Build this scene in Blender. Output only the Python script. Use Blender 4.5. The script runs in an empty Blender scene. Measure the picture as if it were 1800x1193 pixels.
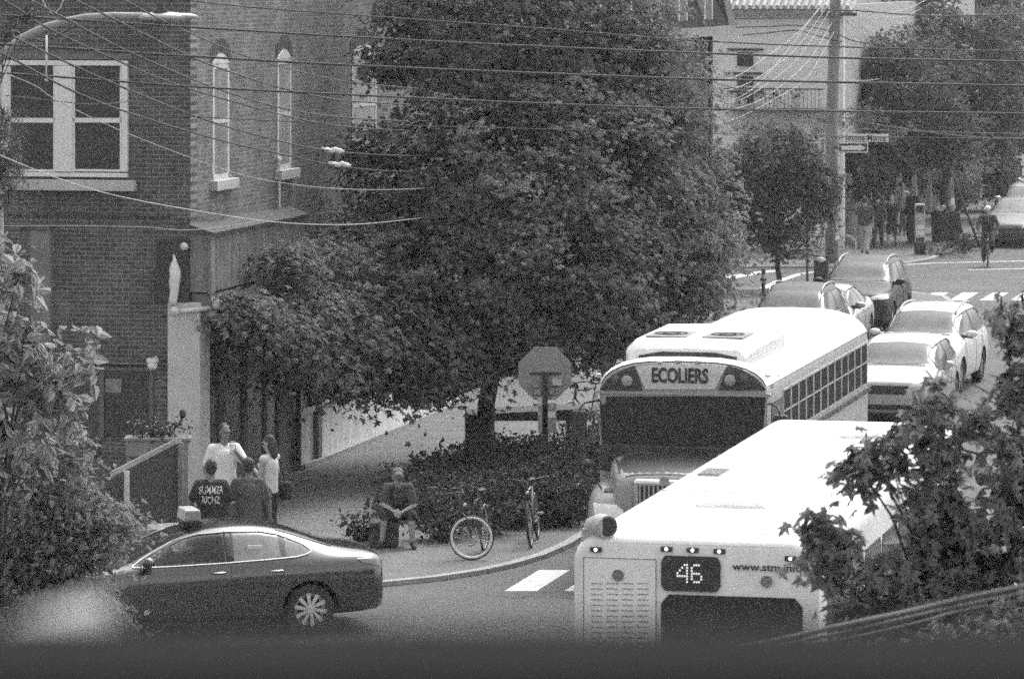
import bpy, bmesh, math, random
import numpy as np
from mathutils import Vector, Matrix
from mathutils.bvhtree import BVHTree
R = math.radians
random.seed(7); rng = np.random.default_rng(7)
S = bpy.context.scene; C = S.collection
# ------------------------------------------------------------------ camera, sky, sun, exposure
F = 7700.0; YH = -50.0; H = 8.8; TT = 1770.0 / 7700.0
TH = math.atan(TT)
cd = bpy.data.cameras.new('camera'); cam = bpy.data.objects.new('camera', cd); C.objects.link(cam)
cam.location = (0, 0, H); cam.rotation_euler = (R(90), 0, 0)
cd.sensor_width = 36; cd.lens = 36 * F / 1800; cd.shift_x = 0; cd.shift_y = (YH - 596.5) / 1800
cd.clip_start = 0.2; cd.clip_end = 3000
cd.dof.use_dof = True; cd.dof.focus_distance = 66; cd.dof.aperture_fstop = 5.6; cd.dof.aperture_blades = 0
S.camera = cam
SUN_EL, SUN_AZ = 60, 28          # elevation, azimuth clockwise from +Y (the viewing direction)
w = bpy.data.worlds.new('World'); S.world = w; w.use_nodes = True
nt = w.node_tree; nt.nodes.clear()
sk = nt.nodes.new('ShaderNodeTexSky'); sk.sky_type = 'NISHITA'; sk.sun_disc = False
sk.sun_elevation = R(SUN_EL); sk.sun_rotation = R(SUN_AZ); sk.dust_density = 4.0; sk.air_density = 1.5
bw = nt.nodes.new('ShaderNodeRGBToBW'); bg = nt.nodes.new('ShaderNodeBackground'); wo = nt.nodes.new('ShaderNodeOutputWorld')
bg.inputs[1].default_value = 0.15
nt.links.new(sk.outputs[0], bw.inputs[0]); nt.links.new(bw.outputs[0], bg.inputs[0]); nt.links.new(bg.outputs[0], wo.inputs[0])
ld = bpy.data.lights.new('sun', 'SUN'); ld.energy = 0.6; ld.angle = R(14); ld.color = (1, 1, 1)
sun = bpy.data.objects.new('sun', ld); C.objects.link(sun)
sd = Vector((math.sin(R(SUN_AZ)) * math.cos(R(SUN_EL)), math.cos(R(SUN_AZ)) * math.cos(R(SUN_EL)), math.sin(R(SUN_EL))))
sun.rotation_euler = sd.to_track_quat('Z', 'Y').to_euler()
S.view_settings.view_transform = 'Standard'; S.view_settings.look = 'None'; S.view_settings.gamma = 1
S.view_settings.exposure = 1.2
S.cycles.use_denoising = False
S.cycles.use_adaptive_sampling = True; S.cycles.adaptive_threshold = 0.045; S.cycles.adaptive_min_samples = 24
S.cycles.max_bounces = 7; S.cycles.transparent_max_bounces = 8; S.cycles.diffuse_bounces = 4
S.cycles.caustics_reflective = False; S.cycles.caustics_refractive = False

# ------------------------------------------------------------------ where a pixel of the photograph lies in the place
def at(px, py, Y): return Vector(((px - 900) * Y / F, Y, H - (py - YH) * Y / F))
def gnd(px, py, z=0.0): return at(px, py, (H - z) * F / (py - YH))
def lat(l, Y, z=0.0): return Vector((l + TT * Y, Y, z))
AWAY = math.atan2(1, TT)            # heading of the street, away from the camera
TOWARD = AWAY + math.pi
def hit(px, py, c, n):
    d = Vector(((px - 900) / F, 1, -(py - YH) / F)); o = Vector((0, 0, H))
    return o + d * ((c - o).dot(n) / d.dot(n))

# ------------------------------------------------------------------ materials (the film is black and white: every tone is neutral)
MATS = {}
def mat(name, v, rough=0.7, var=0.0, scale=4.0, bump=0.0, bscale=30.0, metal=0.0, spec=0.5, emit=0.0, coat=0.0, island=0.0, alpha=1.0, trans=0.0, streak=0.0):
    if name in MATS: return MATS[name]
    m = bpy.data.materials.new(name); m.use_nodes = True; t = m.node_tree
    b = t.nodes['Principled BSDF']; L = t.links.new
    b.inputs['Roughness'].default_value = rough; b.inputs['Metallic'].default_value = metal
    b.inputs['Specular IOR Level'].default_value = spec; b.inputs['Coat Weight'].default_value = coat
    b.inputs['Coat Roughness'].default_value = 0.08
    b.inputs['Alpha'].default_value = alpha
    b.inputs['Base Color'].default_value = (v, v, v, 1)
    if emit: b.inputs['Emission Color'].default_value = (1, 1, 1, 1); b.inputs['Emission Strength'].default_value = emit
    tc = t.nodes.new('ShaderNodeTexCoord')
    def math_(op, a, c):
        n = t.nodes.new('ShaderNodeMath'); n.operation = op
        for i, q in enumerate((a, c)):
            if isinstance(q, (int, float)): n.inputs[i].default_value = q
            else: L(q, n.inputs[i])
        return n.outputs[0]
    val = None
    if var:
        n = t.nodes.new('ShaderNodeTexNoise'); n.inputs['Scale'].default_value = scale; n.inputs['Detail'].default_value = 8
        n.inputs['Roughness'].default_value = 0.65; L(tc.outputs['Object'], n.inputs['Vector'])
        r = t.nodes.new('ShaderNodeMapRange'); r.inputs[1].default_value = 0.3; r.inputs[2].default_value = 0.7
        r.inputs[3].default_value = 1 - var; r.inputs[4].default_value = 1 + var; L(n.outputs['Fac'], r.inputs[0]); val = r.outputs[0]
    if streak:
        mp = t.nodes.new('ShaderNodeMapping'); mp.inputs['Scale'].default_value = (1, 1, 0.12); L(tc.outputs['Object'], mp.inputs[0])
        n = t.nodes.new('ShaderNodeTexNoise'); n.inputs['Scale'].default_value = 5; n.inputs['Detail'].default_value = 6; L(mp.outputs[0], n.inputs['Vector'])
        r = t.nodes.new('ShaderNodeMapRange'); r.inputs[1].default_value = 0.35; r.inputs[2].default_value = 0.65
        r.inputs[3].default_value = 1 - streak; r.inputs[4].default_value = 1 + streak * .4; L(n.outputs['Fac'], r.inputs[0])
        val = r.outputs[0] if val is None else math_('MULTIPLY', val, r.outputs[0])
    if island:
        g = t.nodes.new('ShaderNodeNewGeometry')
        r = t.nodes.new('ShaderNodeMapRange'); r.inputs[3].default_value = 1 - island; r.inputs[4].default_value = 1 + island
        L(g.outputs['Random Per Island'], r.inputs[0])
        val = r.outputs[0] if val is None else math_('MULTIPLY', val, r.outputs[0])
    if val is not None:
        o = math_('MULTIPLY', val, v); cb = t.nodes.new('ShaderNodeCombineColor')
        for i in range(3): L(o, cb.inputs[i])
        L(cb.outputs[0], b.inputs['Base Color'])
    if bump:
        n = t.nodes.new('ShaderNodeTexNoise'); n.inputs['Scale'].default_value = bscale; n.inputs['Detail'].default_value = 6; L(tc.outputs['Object'], n.inputs['Vector'])
        bp = t.nodes.new('ShaderNodeBump'); bp.inputs['Strength'].default_value = bump; bp.inputs['Distance'].default_value = 0.03
        L(n.outputs['Fac'], bp.inputs['Height']); L(bp.outputs[0], b.inputs['Normal'])
    if trans:
        out = t.nodes['Material Output']; tr = t.nodes.new('ShaderNodeBsdfTranslucent'); mx = t.nodes.new('ShaderNodeMixShader')
        mx.inputs[0].default_value = trans; tr.inputs[0].default_value = (v * 1.6, v * 1.6, v * 1.6, 1)
        L(b.outputs[0], mx.inputs[1]); L(tr.outputs[0], mx.inputs[2]); L(mx.outputs[0], out.inputs[0])
    MATS[name] = m; return m
def brick(name, c1, c2, mortar, axis, rough=0.9, stain=0.25):
    m = bpy.data.materials.new(name); m.use_nodes = True; t = m.node_tree; L = t.links.new; b = t.nodes['Principled BSDF']
    b.inputs['Roughness'].default_value = rough
    tc = t.nodes.new('ShaderNodeTexCoord'); sp = t.nodes.new('ShaderNodeSeparateXYZ'); cb = t.nodes.new('ShaderNodeCombineXYZ')
    L(tc.outputs['Object'], sp.inputs[0]); L(sp.outputs[axis], cb.inputs[0]); L(sp.outputs[2], cb.inputs[1])
    k = t.nodes.new('ShaderNodeTexBrick'); L(cb.outputs[0], k.inputs['Vector'])
    k.inputs['Color1'].default_value = (c1, c1, c1, 1); k.inputs['Color2'].default_value = (c2, c2, c2, 1); k.inputs['Mortar'].default_value = (mortar,) * 3 + (1,)
    k.inputs['Scale'].default_value = 1; k.inputs['Mortar Size'].default_value = 0.006; k.inputs['Mortar Smooth'].default_value = 0.15
    k.inputs['Brick Width'].default_value = 0.21; k.inputs['Row Height'].default_value = 0.072; k.inputs['Bias'].default_value = -0.2
    n = t.nodes.new('ShaderNodeTexNoise'); n.inputs['Scale'].default_value = 1.1; n.inputs['Detail'].default_value = 9; n.inputs['Roughness'].default_value = 0.7
    L(tc.outputs['Object'], n.inputs['Vector'])
    r = t.nodes.new('ShaderNodeMapRange'); r.inputs[1].default_value = 0.3; r.inputs[2].default_value = 0.7; r.inputs[3].default_value = 1 - stain; r.inputs[4].default_value = 1 + stain
    L(n.outputs['Fac'], r.inputs[0])
    mx = t.nodes.new('ShaderNodeVectorMath'); mx.operation = 'SCALE'; L(k.outputs['Color'], mx.inputs[0]); L(r.outputs[0], mx.inputs['Scale'])
    L(mx.outputs[0], b.inputs['Base Color'])
    bp = t.nodes.new('ShaderNodeBump'); bp.inputs['Strength'].default_value = 0.6; bp.inputs['Distance'].default_value = 0.01; bp.invert = True
    L(k.outputs['Fac'], bp.inputs['Height']); L(bp.outputs[0], b.inputs['Normal'])
    return m
M = dict(
    asphalt=mat('asphalt', .10, .85, .28, .35, .3, 60), walk=mat('concrete', .15, .85, .14, .8, .2, 40), kerb=mat('kerb_stone', .34, .85, .2, 3, .2, 40),
    paint=mat('road_paint', .62, .7, .22, 6), soil=mat('soil', .07, .95, .3, 5, .5, 20),
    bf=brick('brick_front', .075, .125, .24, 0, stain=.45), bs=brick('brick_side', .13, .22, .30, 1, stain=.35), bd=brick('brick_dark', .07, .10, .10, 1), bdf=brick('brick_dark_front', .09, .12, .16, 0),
    bw=brick('brick_white', .84, .9, .78, 0, stain=.08), bws=brick('brick_white_shaded', .45, .5, .4, 1, stain=.1),  # side copy of the white brick is darkened to stand in for shade
    white=mat('white_paint', .78, .5, .06, 3), whitew=mat('worn_white_paint', .66, .6, .12, 3, streak=.15), stone=mat('sill_stone', .5, .8, .15, 5, .2), plaster=mat('grey_render', .58, .85, .1, 3, .15, 30),
    lightwall=mat('light_render_wall', .72, .9, .18, 2, .15, 20, streak=.2), board=mat('weathered_board', .2, .8, .2, 3, .2, 20, streak=.3), wood=mat('old_wood', .28, .8, .2, 3, .2, 20, streak=.2), dwood=mat('dark_wood', .07, .7, .2, 3, .2),
    glass=mat('dark_glass', .03, .06, spec=.7), dglass=mat('side_glass', .03, .12, spec=.3), sglass=mat('window_glass', .05, .25, .3, 2), cglass=mat('car_glass', .09, .15, .6, 1.6, spec=.3), bglass=mat('bus_glass', .04, .25, spec=.15),  # window glass of the buildings varies in tone at random
    black=mat('black_plastic', .035, .45), rubber=mat('rubber', .04, .8, .1), dark=mat('dark_metal', .06, .5, .15), steel=mat('steel', .35, .4, .15, 5, metal=.6), chrome=mat('chrome', .8, .15, metal=1),
    galv=mat('galvanised', .42, .5, .2, 6, metal=.4), wire=mat('black_cable', .06, .6), wirel=mat('pale_cable', .5, .6), porcelain=mat('porcelain', .75, .4),
    bark=mat('bark', .045, .95, .3, 8, .8, 14), pole=mat('pole_wood', .26, .9, .2, 4, .5, 12, streak=.35), concpole=mat('concrete_pole', .36, .9, .12, 3, .2),
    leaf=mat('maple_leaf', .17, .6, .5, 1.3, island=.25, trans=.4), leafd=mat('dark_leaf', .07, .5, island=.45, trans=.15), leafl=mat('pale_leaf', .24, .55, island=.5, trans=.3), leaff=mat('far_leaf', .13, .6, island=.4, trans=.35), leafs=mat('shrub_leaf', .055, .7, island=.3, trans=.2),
    skin=mat('skin', .36, .6, .05), skind=mat('tan_skin', .2, .6, .05), hair=mat('dark_hair', .035, .6, .2, 30),
    buswhite=mat('bus_white', .80, .4, .08, 1.2, coat=.2, streak=.08), busrear=mat('bus_rear_white', .86, .4, .05, 2, coat=.3), yellow=mat('school_bus_body', .33, .35, .05, 2, coat=.4), busroof=mat('school_bus_roof', .78, .45, .12, 1),
    sign=mat('sign_back', .30, .6, .1, 4), signw=mat('sign_white', .75, .5, .05), signb=mat('sign_black', .035, .5),
    lamp=mat('lamp_lens', .6, .2, .1, 20), lit=mat('lit_lamp', .9, .3, emit=2.0), head=mat('headlamp', .82, .12, .15, 12, spec=.9), tail=mat('tail_lamp', .16, .15, .2, 10), red=mat('marker_lens', .2, .3),
    fabric=mat('fabric_dark', .035, .9, .15, 8), flower=mat('flower', .6, .7, island=.3))

# ------------------------------------------------------------------ mesh helpers
def tag(o, label=None, cat=None, group=None, kind=None):
    if label: o['label'] = label
    if cat: o['category'] = cat
    if group: o['group'] = group
    if kind: o['kind'] = kind
    return o
def thing(name, label, cat, loc=(0, 0, 0), rz=0.0, group=None):
    o = bpy.data.objects.new(name, None); C.objects.link(o); o.location = loc; o.rotation_euler = (0, 0, rz); o.empty_display_size = .2
    return tag(o, label, cat, group)
def mobj(name, me, m=None, parent=None):
    o = bpy.data.objects.new(name, me); C.objects.link(o)
    if m: me.materials.clear(); me.materials.append(m)
    if parent: o.parent = parent
    return o
def frame(a, b):
    z = (b - a).normalized(); x = z.orthogonal().normalized(); return x, z.cross(x), z
class MB:
    def __init__(s): s.v = []; s.f = []
    def add(s, v, f):
        k = len(s.v); s.v += [Vector(p) for p in v]; s.f += [[k + i for i in q] for q in f]; return s
    def box(s, a, b, rz=0, c=None):
        x0, y0, z0 = a; x1, y1, z1 = b
        p = [Vector((x, y, z)) for z in (z0, z1) for x, y in ((x0, y0), (x1, y0), (x1, y1), (x0, y1))]
        if rz:
            c = Vector(c) if c is not None else Vector(((x0 + x1) / 2, (y0 + y1) / 2, 0)); m = Matrix.Rotation(rz, 3, 'Z'); p = [m @ (q - c) + c for q in p]
        return s.add(p, [(3, 2, 1, 0), (4, 5, 6, 7), (0, 1, 5, 4), (1, 2, 6, 5), (2, 3, 7, 6), (3, 0, 4, 7)])
    def tube(s, pts, r, n=8, cap=True):
        pts = [Vector(p) for p in pts]; rs = r if isinstance(r, (list, tuple)) else [r] * len(pts); ring = []
        k = len(s.v); x = None
        for i, p in enumerate(pts):
            d = ((pts[min(i + 1, len(pts) - 1)] - pts[max(i - 1, 0)])).normalized()
            if x is None: x = d.orthogonal().normalized()
            x = (x - d * x.dot(d)).normalized(); y = d.cross(x)
            s.v += [p + (x * math.cos(2 * math.pi * j / n) + y * math.sin(2 * math.pi * j / n)) * rs[i] for j in range(n)]
        for i in range(len(pts) - 1):
            for j in range(n): s.f.append([k + i * n + j, k + i * n + (j + 1) % n, k + (i + 1) * n + (j + 1) % n, k + (i + 1) * n + j])
        if cap: s.f.append([k + j for j in range(n)][::-1]); s.f.append([k + (len(pts) - 1) * n + j for j in range(n)])
        return s
    def ball(s, c, r, n=10, rx=None):
        c = Vector(c); r = Vector((r, r, r)) if isinstance(r, (int, float)) else Vector(r); k = len(s.v); h = n // 2
        s.v.append(c + Vector((0, 0, r.z)))
        for i in range(1, h):
            a = math.pi * i / h
            for j in range(n): b = 2 * math.pi * j / n; s.v.append(c + Vector((r.x * math.sin(a) * math.cos(b), r.y * math.sin(a) * math.sin(b), r.z * math.cos(a))))
        s.v.append(c - Vector((0, 0, r.z))); e = len(s.v) - 1
        for j in range(n): s.f.append([k, k + 1 + j, k + 1 + (j + 1) % n]); s.f.append([e, e - 1 - j, e - 1 - (j + 1) % n])
        for i in range(h - 2):
            for j in range(n): a = k + 1 + i * n; s.f.append([a + j, a + n + j, a + n + (j + 1) % n, a + (j + 1) % n])
        return s
    def torus(s, c, R_, r, ax='Y', n=40, m=8):
        c = Vector(c); k = len(s.v)
        for i in range(n):
            a = 2 * math.pi * i / n
            for j in range(m):
                b = 2 * math.pi * j / m; q = (R_ + r * math.cos(b)); u, v_, w_ = q * math.cos(a), q * math.sin(a), r * math.sin(b)
                s.v.append(c + (Vector((u, w_, v_)) if ax == 'Y' else Vector((w_, u, v_)) if ax == 'X' else Vector((u, v_, w_))))
        for i in range(n):
            for j in range(m): s.f.append([k + i * m + j, k + ((i + 1) % n) * m + j, k + ((i + 1) % n) * m + (j + 1) % m, k + i * m + (j + 1) % m])
        return s
    def prism(s, poly, off):        # polygon (3d points) extruded by off
        k = len(s.v); n = len(poly); off = Vector(off); s.v += [Vector(p) for p in poly] + [Vector(p) + off for p in poly]
        s.f.append([k + i for i in range(n)][::-1]); s.f.append([k + n + i for i in range(n)])
        for i in range(n): s.f.append([k + i, k + (i + 1) % n, k + n + (i + 1) % n, k + n + i])
        return s
    def xf(s, mtx): s.v = [mtx @ v for v in s.v]; return s
    def mesh(s, name, smooth=False):
        me = bpy.data.meshes.new(name); me.from_pydata([tuple(v) for v in s.v], [], s.f)
        bm = bmesh.new(); bm.from_mesh(me); bmesh.ops.recalc_face_normals(bm, faces=bm.faces); bm.to_mesh(me); bm.free()
        if smooth:
            for p in me.polygons: p.use_smooth = True
        return me
    def build(s, name, m, parent=None, smooth=False, bevel=0, sub=0):
        me = s.mesh(name, smooth)
        if bevel or sub:
            o = bpy.data.objects.new('tmp', me)
            C.objects.link(o)
            if bevel: q = o.modifiers.new('b', 'BEVEL'); q.width = bevel; q.segments = 2; q.limit_method = 'ANGLE'; q.angle_limit = R(35)
            if sub: q = o.modifiers.new('s', 'SUBSURF'); q.levels = q.render_levels = sub
            me = baked(o, name)
            if smooth:
                for p in me.polygons: p.use_smooth = True
        return mobj(name, me, m, parent)
def baked(o, name='mesh'):
    dg = bpy.context.evaluated_depsgraph_get(); dg.update(); me = bpy.data.meshes.new_from_object(o.evaluated_get(dg)); me.name = name
    bpy.data.objects.remove(o); return me
def text(s, size, m, parent, mtx, name='lettering', sx=1.0, bold=0.0, depth=.002, shear=0, space=1.0, maxw=None):
    cu = bpy.data.curves.new('t', 'FONT'); cu.body = s; cu.size = size; cu.align_x = 'CENTER'; cu.align_y = 'CENTER'; cu.offset = bold; cu.extrude = depth; cu.shear = shear; cu.space_character = space
    cu.resolution_u = 4
    o = bpy.data.objects.new('t', cu); C.objects.link(o); me = baked(o, name)
    co = np.array([v.co[:] for v in me.vertices]); 
    if maxw: sx = maxw / (co[:, 0].max() - co[:, 0].min())
    for v in me.vertices: v.co = mtx @ Vector((v.co.x * sx, v.co.y, v.co.z))
    return mobj(name, me, m, parent)
def plane_m(o, x, y):               # text plane: origin, right, up
    x = Vector(x).normalized(); y = Vector(y).normalized(); z = x.cross(y); m = Matrix((x, y, z)).transposed().to_4x4(); m.translation = Vector(o); return m
def bigmesh(name, V, Fc, m, parent=None):     # V (n,3), Fc list of arrays (k, size)
    me = bpy.data.meshes.new(name); me.vertices.add(len(V)); me.vertices.foreach_set('co', np.asarray(V, dtype=np.float32).ravel())
    loops = np.concatenate([f.ravel() for f in Fc]); sizes = np.concatenate([np.full(len(f), f.shape[1]) for f in Fc])
    me.loops.add(len(loops)); me.loops.foreach_set('vertex_index', loops.astype(np.int32)); me.polygons.add(len(sizes))
    st = np.concatenate([[0], np.cumsum(sizes)[:-1]]); me.polygons.foreach_set('loop_start', st.astype(np.int32)); me.polygons.foreach_set('loop_total', sizes.astype(np.int32))
    me.update(calc_edges=True); return mobj(name, me, m, parent)
def copy_tree(o, parent=None):
    c = o.copy(); C.objects.link(c); c.parent = parent
    for ch in [q for q in bpy.data.objects if q.parent == o]: copy_tree(ch, c)
    return c
# leaf shapes
_h = [(0, 0), (.17, -.1), (.5, .03), (.27, .22), (.6, .55), (.38, .56), (.2, .5), (.17, .72), (0, 1.05)]
def _leaf(h, fold):
    n = len(h); V = [(x, y, -fold * abs(x) - .12 * y * y) for x, y in h] + [(-x, y, -fold * abs(x) - .12 * y * y) for x, y in h[1:-1]]
    return np.array(V), [list(range(n)), [0] + list(range(n, n + n - 2))[::1] + [n - 1]]
LV, LF = _leaf(_h, .25)
OV, OF = _leaf([(0, 0), (.26, .2), (.3, .45), (.16, .8), (0, 1.1)], .35)
NV, NF = _leaf([(0, 0), (.1, .3), (0, 1.0)], .3)
def leaves(pos, nrm, size, shape='maple', name='crown', m=None, parent=None, spread=.6, droop=.5):
    V, Fs = {'maple': (LV, LF), 'ovate': (OV, OF), 'needle': (NV, NF)}[shape]; N = len(pos)
    n = nrm + rng.normal(0, spread, (N, 3)); n /= np.linalg.norm(n, axis=1)[:, None]
    t = rng.normal(0, 1, (N, 3)); t[:, 2] -= droop * 1.5; t -= n * (t * n).sum(1)[:, None]; t /= np.linalg.norm(t, axis=1)[:, None]
    b = np.cross(t, n); sz = size * rng.uniform(.6, 1.25, N)
    P = pos[:, None, :] + sz[:, None, None] * (V[None, :, 0:1] * b[:, None, :] + V[None, :, 1:2] * t[:, None, :] + V[None, :, 2:3] * n[:, None, :])
    base = (np.arange(N) * len(V))[:, None]; P = P.reshape(-1, 3)
    return bigmesh(name, P, [base + np.array(f)[None, :] for f in Fs], m, parent)
def clumps(blobs, per, cr, flat=.45, shell=.55, n_per=26):
    """leaf sprays spread through the volume of ellipsoids: returns positions, normals and spray centres"""
    P = []; N = []; CC = []
    for c, r, k in blobs:
        c = np.array(c, float); r = np.array(r, float)
        d = rng.normal(0, 1, (k, 3)); d /= np.linalg.norm(d, axis=1)[:, None]; rad = rng.uniform(shell ** 3, 1, k) ** (1 / 3)
        rad *= 1 + .12 * np.sin(d[:, 0] * 7 + d[:, 2] * 5) + .08 * np.sin(d[:, 1] * 11 + 2)
        cc = c + d * rad[:, None] * r
        for q, dd in zip(cc, d):
            m = rng.integers(int(n_per * .5), int(n_per * 1.5)); s = cr * rng.uniform(.6, 1.4)
            o = rng.normal(0, s * .55, (m, 3)); o[:, 2] *= flat; o[:, 2] -= .35 * (o[:, 0] ** 2 + o[:, 1] ** 2) / s
            P.append(q + o); up = np.array([dd[0] * .7, dd[1] * .7, .75 + max(dd[2], -.3) * .5]); N.append(np.repeat(up[None], m, 0)); CC.append(q)
    return np.concatenate(P), np.concatenate(N), np.array(CC)
def limb_path(a, b, sag=.0, n=5):
    a = Vector(a); b = Vector(b); o = []
    for i in range(n + 1):
        t = i / n; p = a.lerp(b, t) + Vector((random.uniform(-1, 1), random.uniform(-1, 1), random.uniform(-1, 1))) * (b - a).length * .035 * (0 < i < n)
        p.z += sag * math.sin(t * math.pi); o.append(p)
    return o
def tree(name, label, cat, base, fork, r, blobs, leafsize, cr, m, shape='maple', limbs=14, twigs=60, group=None, n_per=26, droop=.5, spread=.6, shell=.55, flat=.45):
    T = thing(name, label, cat, base, 0, group); base = Vector(base); fork = Vector(fork)
    P, N, CC = clumps([((Vector(c) - base)[:], rr, k) for c, rr, k in blobs], None, cr, n_per=n_per, shell=shell, flat=flat)
    b = MB(); f0 = fork - base
    b.tube(limb_path((0, 0, -.05), f0, n=6), [r * 1.25, r * 1.02, r * .97, r * .95, r * .92, r * .9, r * .85], 12)
    hubs = []
    idx = rng.choice(len(CC), min(limbs, len(CC)), replace=False)
    for i in idx:
        e = Vector(CC[i]); s = f0.lerp(Vector((f0.x, f0.y, e.z)), .15)
        pth = limb_path(f0 - Vector((0, 0, .2)), e, .0, 6); rr = r * random.uniform(.22, .42)
        b.tube(pth, [rr * (1 - .8 * j / 6) for j in range(7)], 7); hubs += pth[2:]
    if hubs:
        for i in rng.choice(len(CC), min(twigs, len(CC)), replace=False):
            e = Vector(CC[i]); h = min(hubs, key=lambda q: (q - e).length); b.tube(limb_path(h, e, .1, 3), [r * .09, r * .07, r * .05, r * .025], 5)
    b.build('trunk', M['bark'], T, True)
    leaves(P, N, leafsize, shape, 'crown', m, T, spread, droop)
    return T
# ================================================================== GROUND
def sheet(name, poly, z0, z1, m, kind='structure'):
    b = MB(); b.prism([Vector((p[0], p[1], z0)) for p in poly], (0, 0, z1 - z0)); return tag(b.build(name, m), kind=kind)
b = MB(); b.add([(-300, -60, -.01), (300, -60, -.01), (300, 700, -.01), (-300, 700, -.01)], [(0, 1, 2, 3)]); tag(b.build('ground', M['asphalt']), kind='structure')
def roadm(name, pts, m, z):
    me = bpy.data.meshes.new(name); me.from_pydata([(p[0], p[1], z) for p in pts], [], [list(range(len(pts)))]); o = mobj(name, me, m); return tag(o, kind='structure')
kerb_near = [gnd(-500, 1046), gnd(300, 1042), gnd(560, 1037), gnd(672, 1030), gnd(770, 1020), gnd(850, 1008), gnd(910, 995), gnd(960, 980), gnd(1005, 960), lat(-14.5, 69.5), lat(-14.4, 71.5), lat(-14.4, 79), lat(-15.3, 81.5), lat(-17.0, 84), lat(-17.3, 86), lat(-17.3, 104),
             lat(-16.6, 106.5), lat(-14.9, 109), lat(-14.6, 110.5), lat(-14.7, 115), lat(-15.4, 118), lat(-16.8, 120), lat(-18.5, 121), lat(-70, 121)]
def offset_poly(pts, d):
    o = []
    for i, p in enumerate(pts):
        a = Vector(pts[max(i - 1, 0)][:2]); c = Vector(pts[min(i + 1, len(pts) - 1)][:2]); t = (c - a).normalized(); nn = Vector((-t.y, t.x)); o.append(Vector((p[0] + nn.x * d, p[1] + nn.y * d, 0)))
    return o
def kerb_strip(name, pts, wd=.16, h=.066):
    inner = offset_poly(pts, wd); b = MB(); n = len(pts)
    for i in range(n - 1):
        q = [pts[i], pts[i + 1], inner[i + 1], inner[i]]; b.prism([Vector((p[0], p[1], -.005)) for p in q], (0, 0, h + .001))
    return tag(b.build(name, M['kerb']), kind='structure'), inner
_, inn = kerb_strip('kerb', kerb_near)
sheet('sidewalk', inn + [Vector((-60, 121, 0)), Vector((-60, 64, 0))], -.02, .06, M['walk'])
kerb_far = [lat(-90, 130.0), lat(-30, 130.0), lat(-21, 130.0), lat(-19.5, 130.4), lat(-18.4, 131.6), lat(-17.9, 133.5), lat(-17.8, 136), lat(-17.8, 260)]
inner = offset_poly(kerb_far, .16); 
_, inn2 = kerb_strip('kerb', kerb_far)
sheet('sidewalk', inn2 + [lat(-90, 260)], -.02, .06, M['walk'])
# right side of the street, mostly outside the frame
kr = [lat(-2.6, 300), lat(-2.6, 136), lat(-1.0, 131), lat(40, 131)]; sheet('sidewalk', [lat(-2.6, 136), lat(-1.2, 131), lat(60, 131), lat(60, 300), lat(-2.6, 300)], -.02, .055, M['walk'])
sheet('sidewalk', [lat(-2.6, 68), lat(0, 64), lat(60, 64), lat(60, 120), lat(-1.2, 120), lat(-2.6, 116)], -.02, .055, M['walk'])
# paving joints, gutter and markings
b = MB()
for k in range(14):
    Y = 68.5 + k * 1.5
    if Y < 119: p = lat(-21.4, Y); q = lat(-14.8 if Y < 80 else -17.6, Y); b.add([(p.x, p.y, .065), (q.x, q.y, .065), (q.x, q.y + .03, .065), (p.x, p.y + .03, .065)], [(0, 1, 2, 3)])
for l in (-19.6,):
    p = lat(l, 68.5); q = lat(l, 118); b.add([(p.x, p.y, .065), (p.x + .03, p.y, .065), (q.x + .03, q.y, .065), (q.x, q.y, .065)], [(0, 1, 2, 3)])
tag(b.build('sidewalk_joints', mat('joint', .2, .9, .2)), kind='structure')
def stripe(b, l0, l1, Y0, Y1, z=-.004):
    b.add([lat(l0, Y0, z), lat(l1, Y0, z), lat(l1, Y1, z), lat(l0, Y1, z)], [(0, 1, 2, 3)])
b = MB()
for k in range(14): l = -14.43 + k * .85; stripe(b, l, l + .46, 62.3, 64.5)
tag(b.build('road_markings', M['paint']), kind='structure')
b = MB()
for k in range(17): l = -16.9 + k * .82; stripe(b, l, l + .44, 117.3, 120.2)
def line(b, pts, wd, z=-.004):
    for i in range(len(pts) - 1):
        p, q = Vector(pts[i][:2]), Vector(pts[i + 1][:2]); t = (q - p).normalized(); nn = Vector((-t.y, t.x)) * wd / 2
        b.add([(p.x - nn.x, p.y - nn.y, z), (q.x - nn.x, q.y - nn.y, z), (q.x + nn.x, q.y + nn.y, z), (p.x + nn.x, p.y + nn.y, z)], [(0, 1, 2, 3)])
line(b, [gnd(1480, 487), gnd(1520, 474), gnd(1575, 466), gnd(1640, 462), gnd(1900, 456)], .22)
line(b, [gnd(1700, 474), gnd(1900, 470)], .22, -.002)
line(b, [gnd(1240, 498), gnd(1290, 486), gnd(1330, 479), gnd(1366, 475)], .5)
line(b, [gnd(1330, 512), gnd(1370, 493), gnd(1410, 480), gnd(1470, 474)], .25)
tag(b.build('road_markings', M['paint']), kind='structure')
b = MB(); line(b, offset_poly(kerb_near[:10], -.2), .34, -.002); 0 and tag(b.build('gutter', mat('gutter', .125, .9, .25, 2)), kind='structure')
# patches of newer asphalt and cracks
b = MB()
for l0, l1, Y0, Y1 in ((-9, -6, 66, 80), (-12, -10.2, 122, 128), (-8.8, -5.5, 96, 112)): stripe(b, l0, l1, Y0, Y1, -.006)
tag(b.build('road_patches', mat('patch', .17, .9, .15, 1)), kind='structure')

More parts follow.
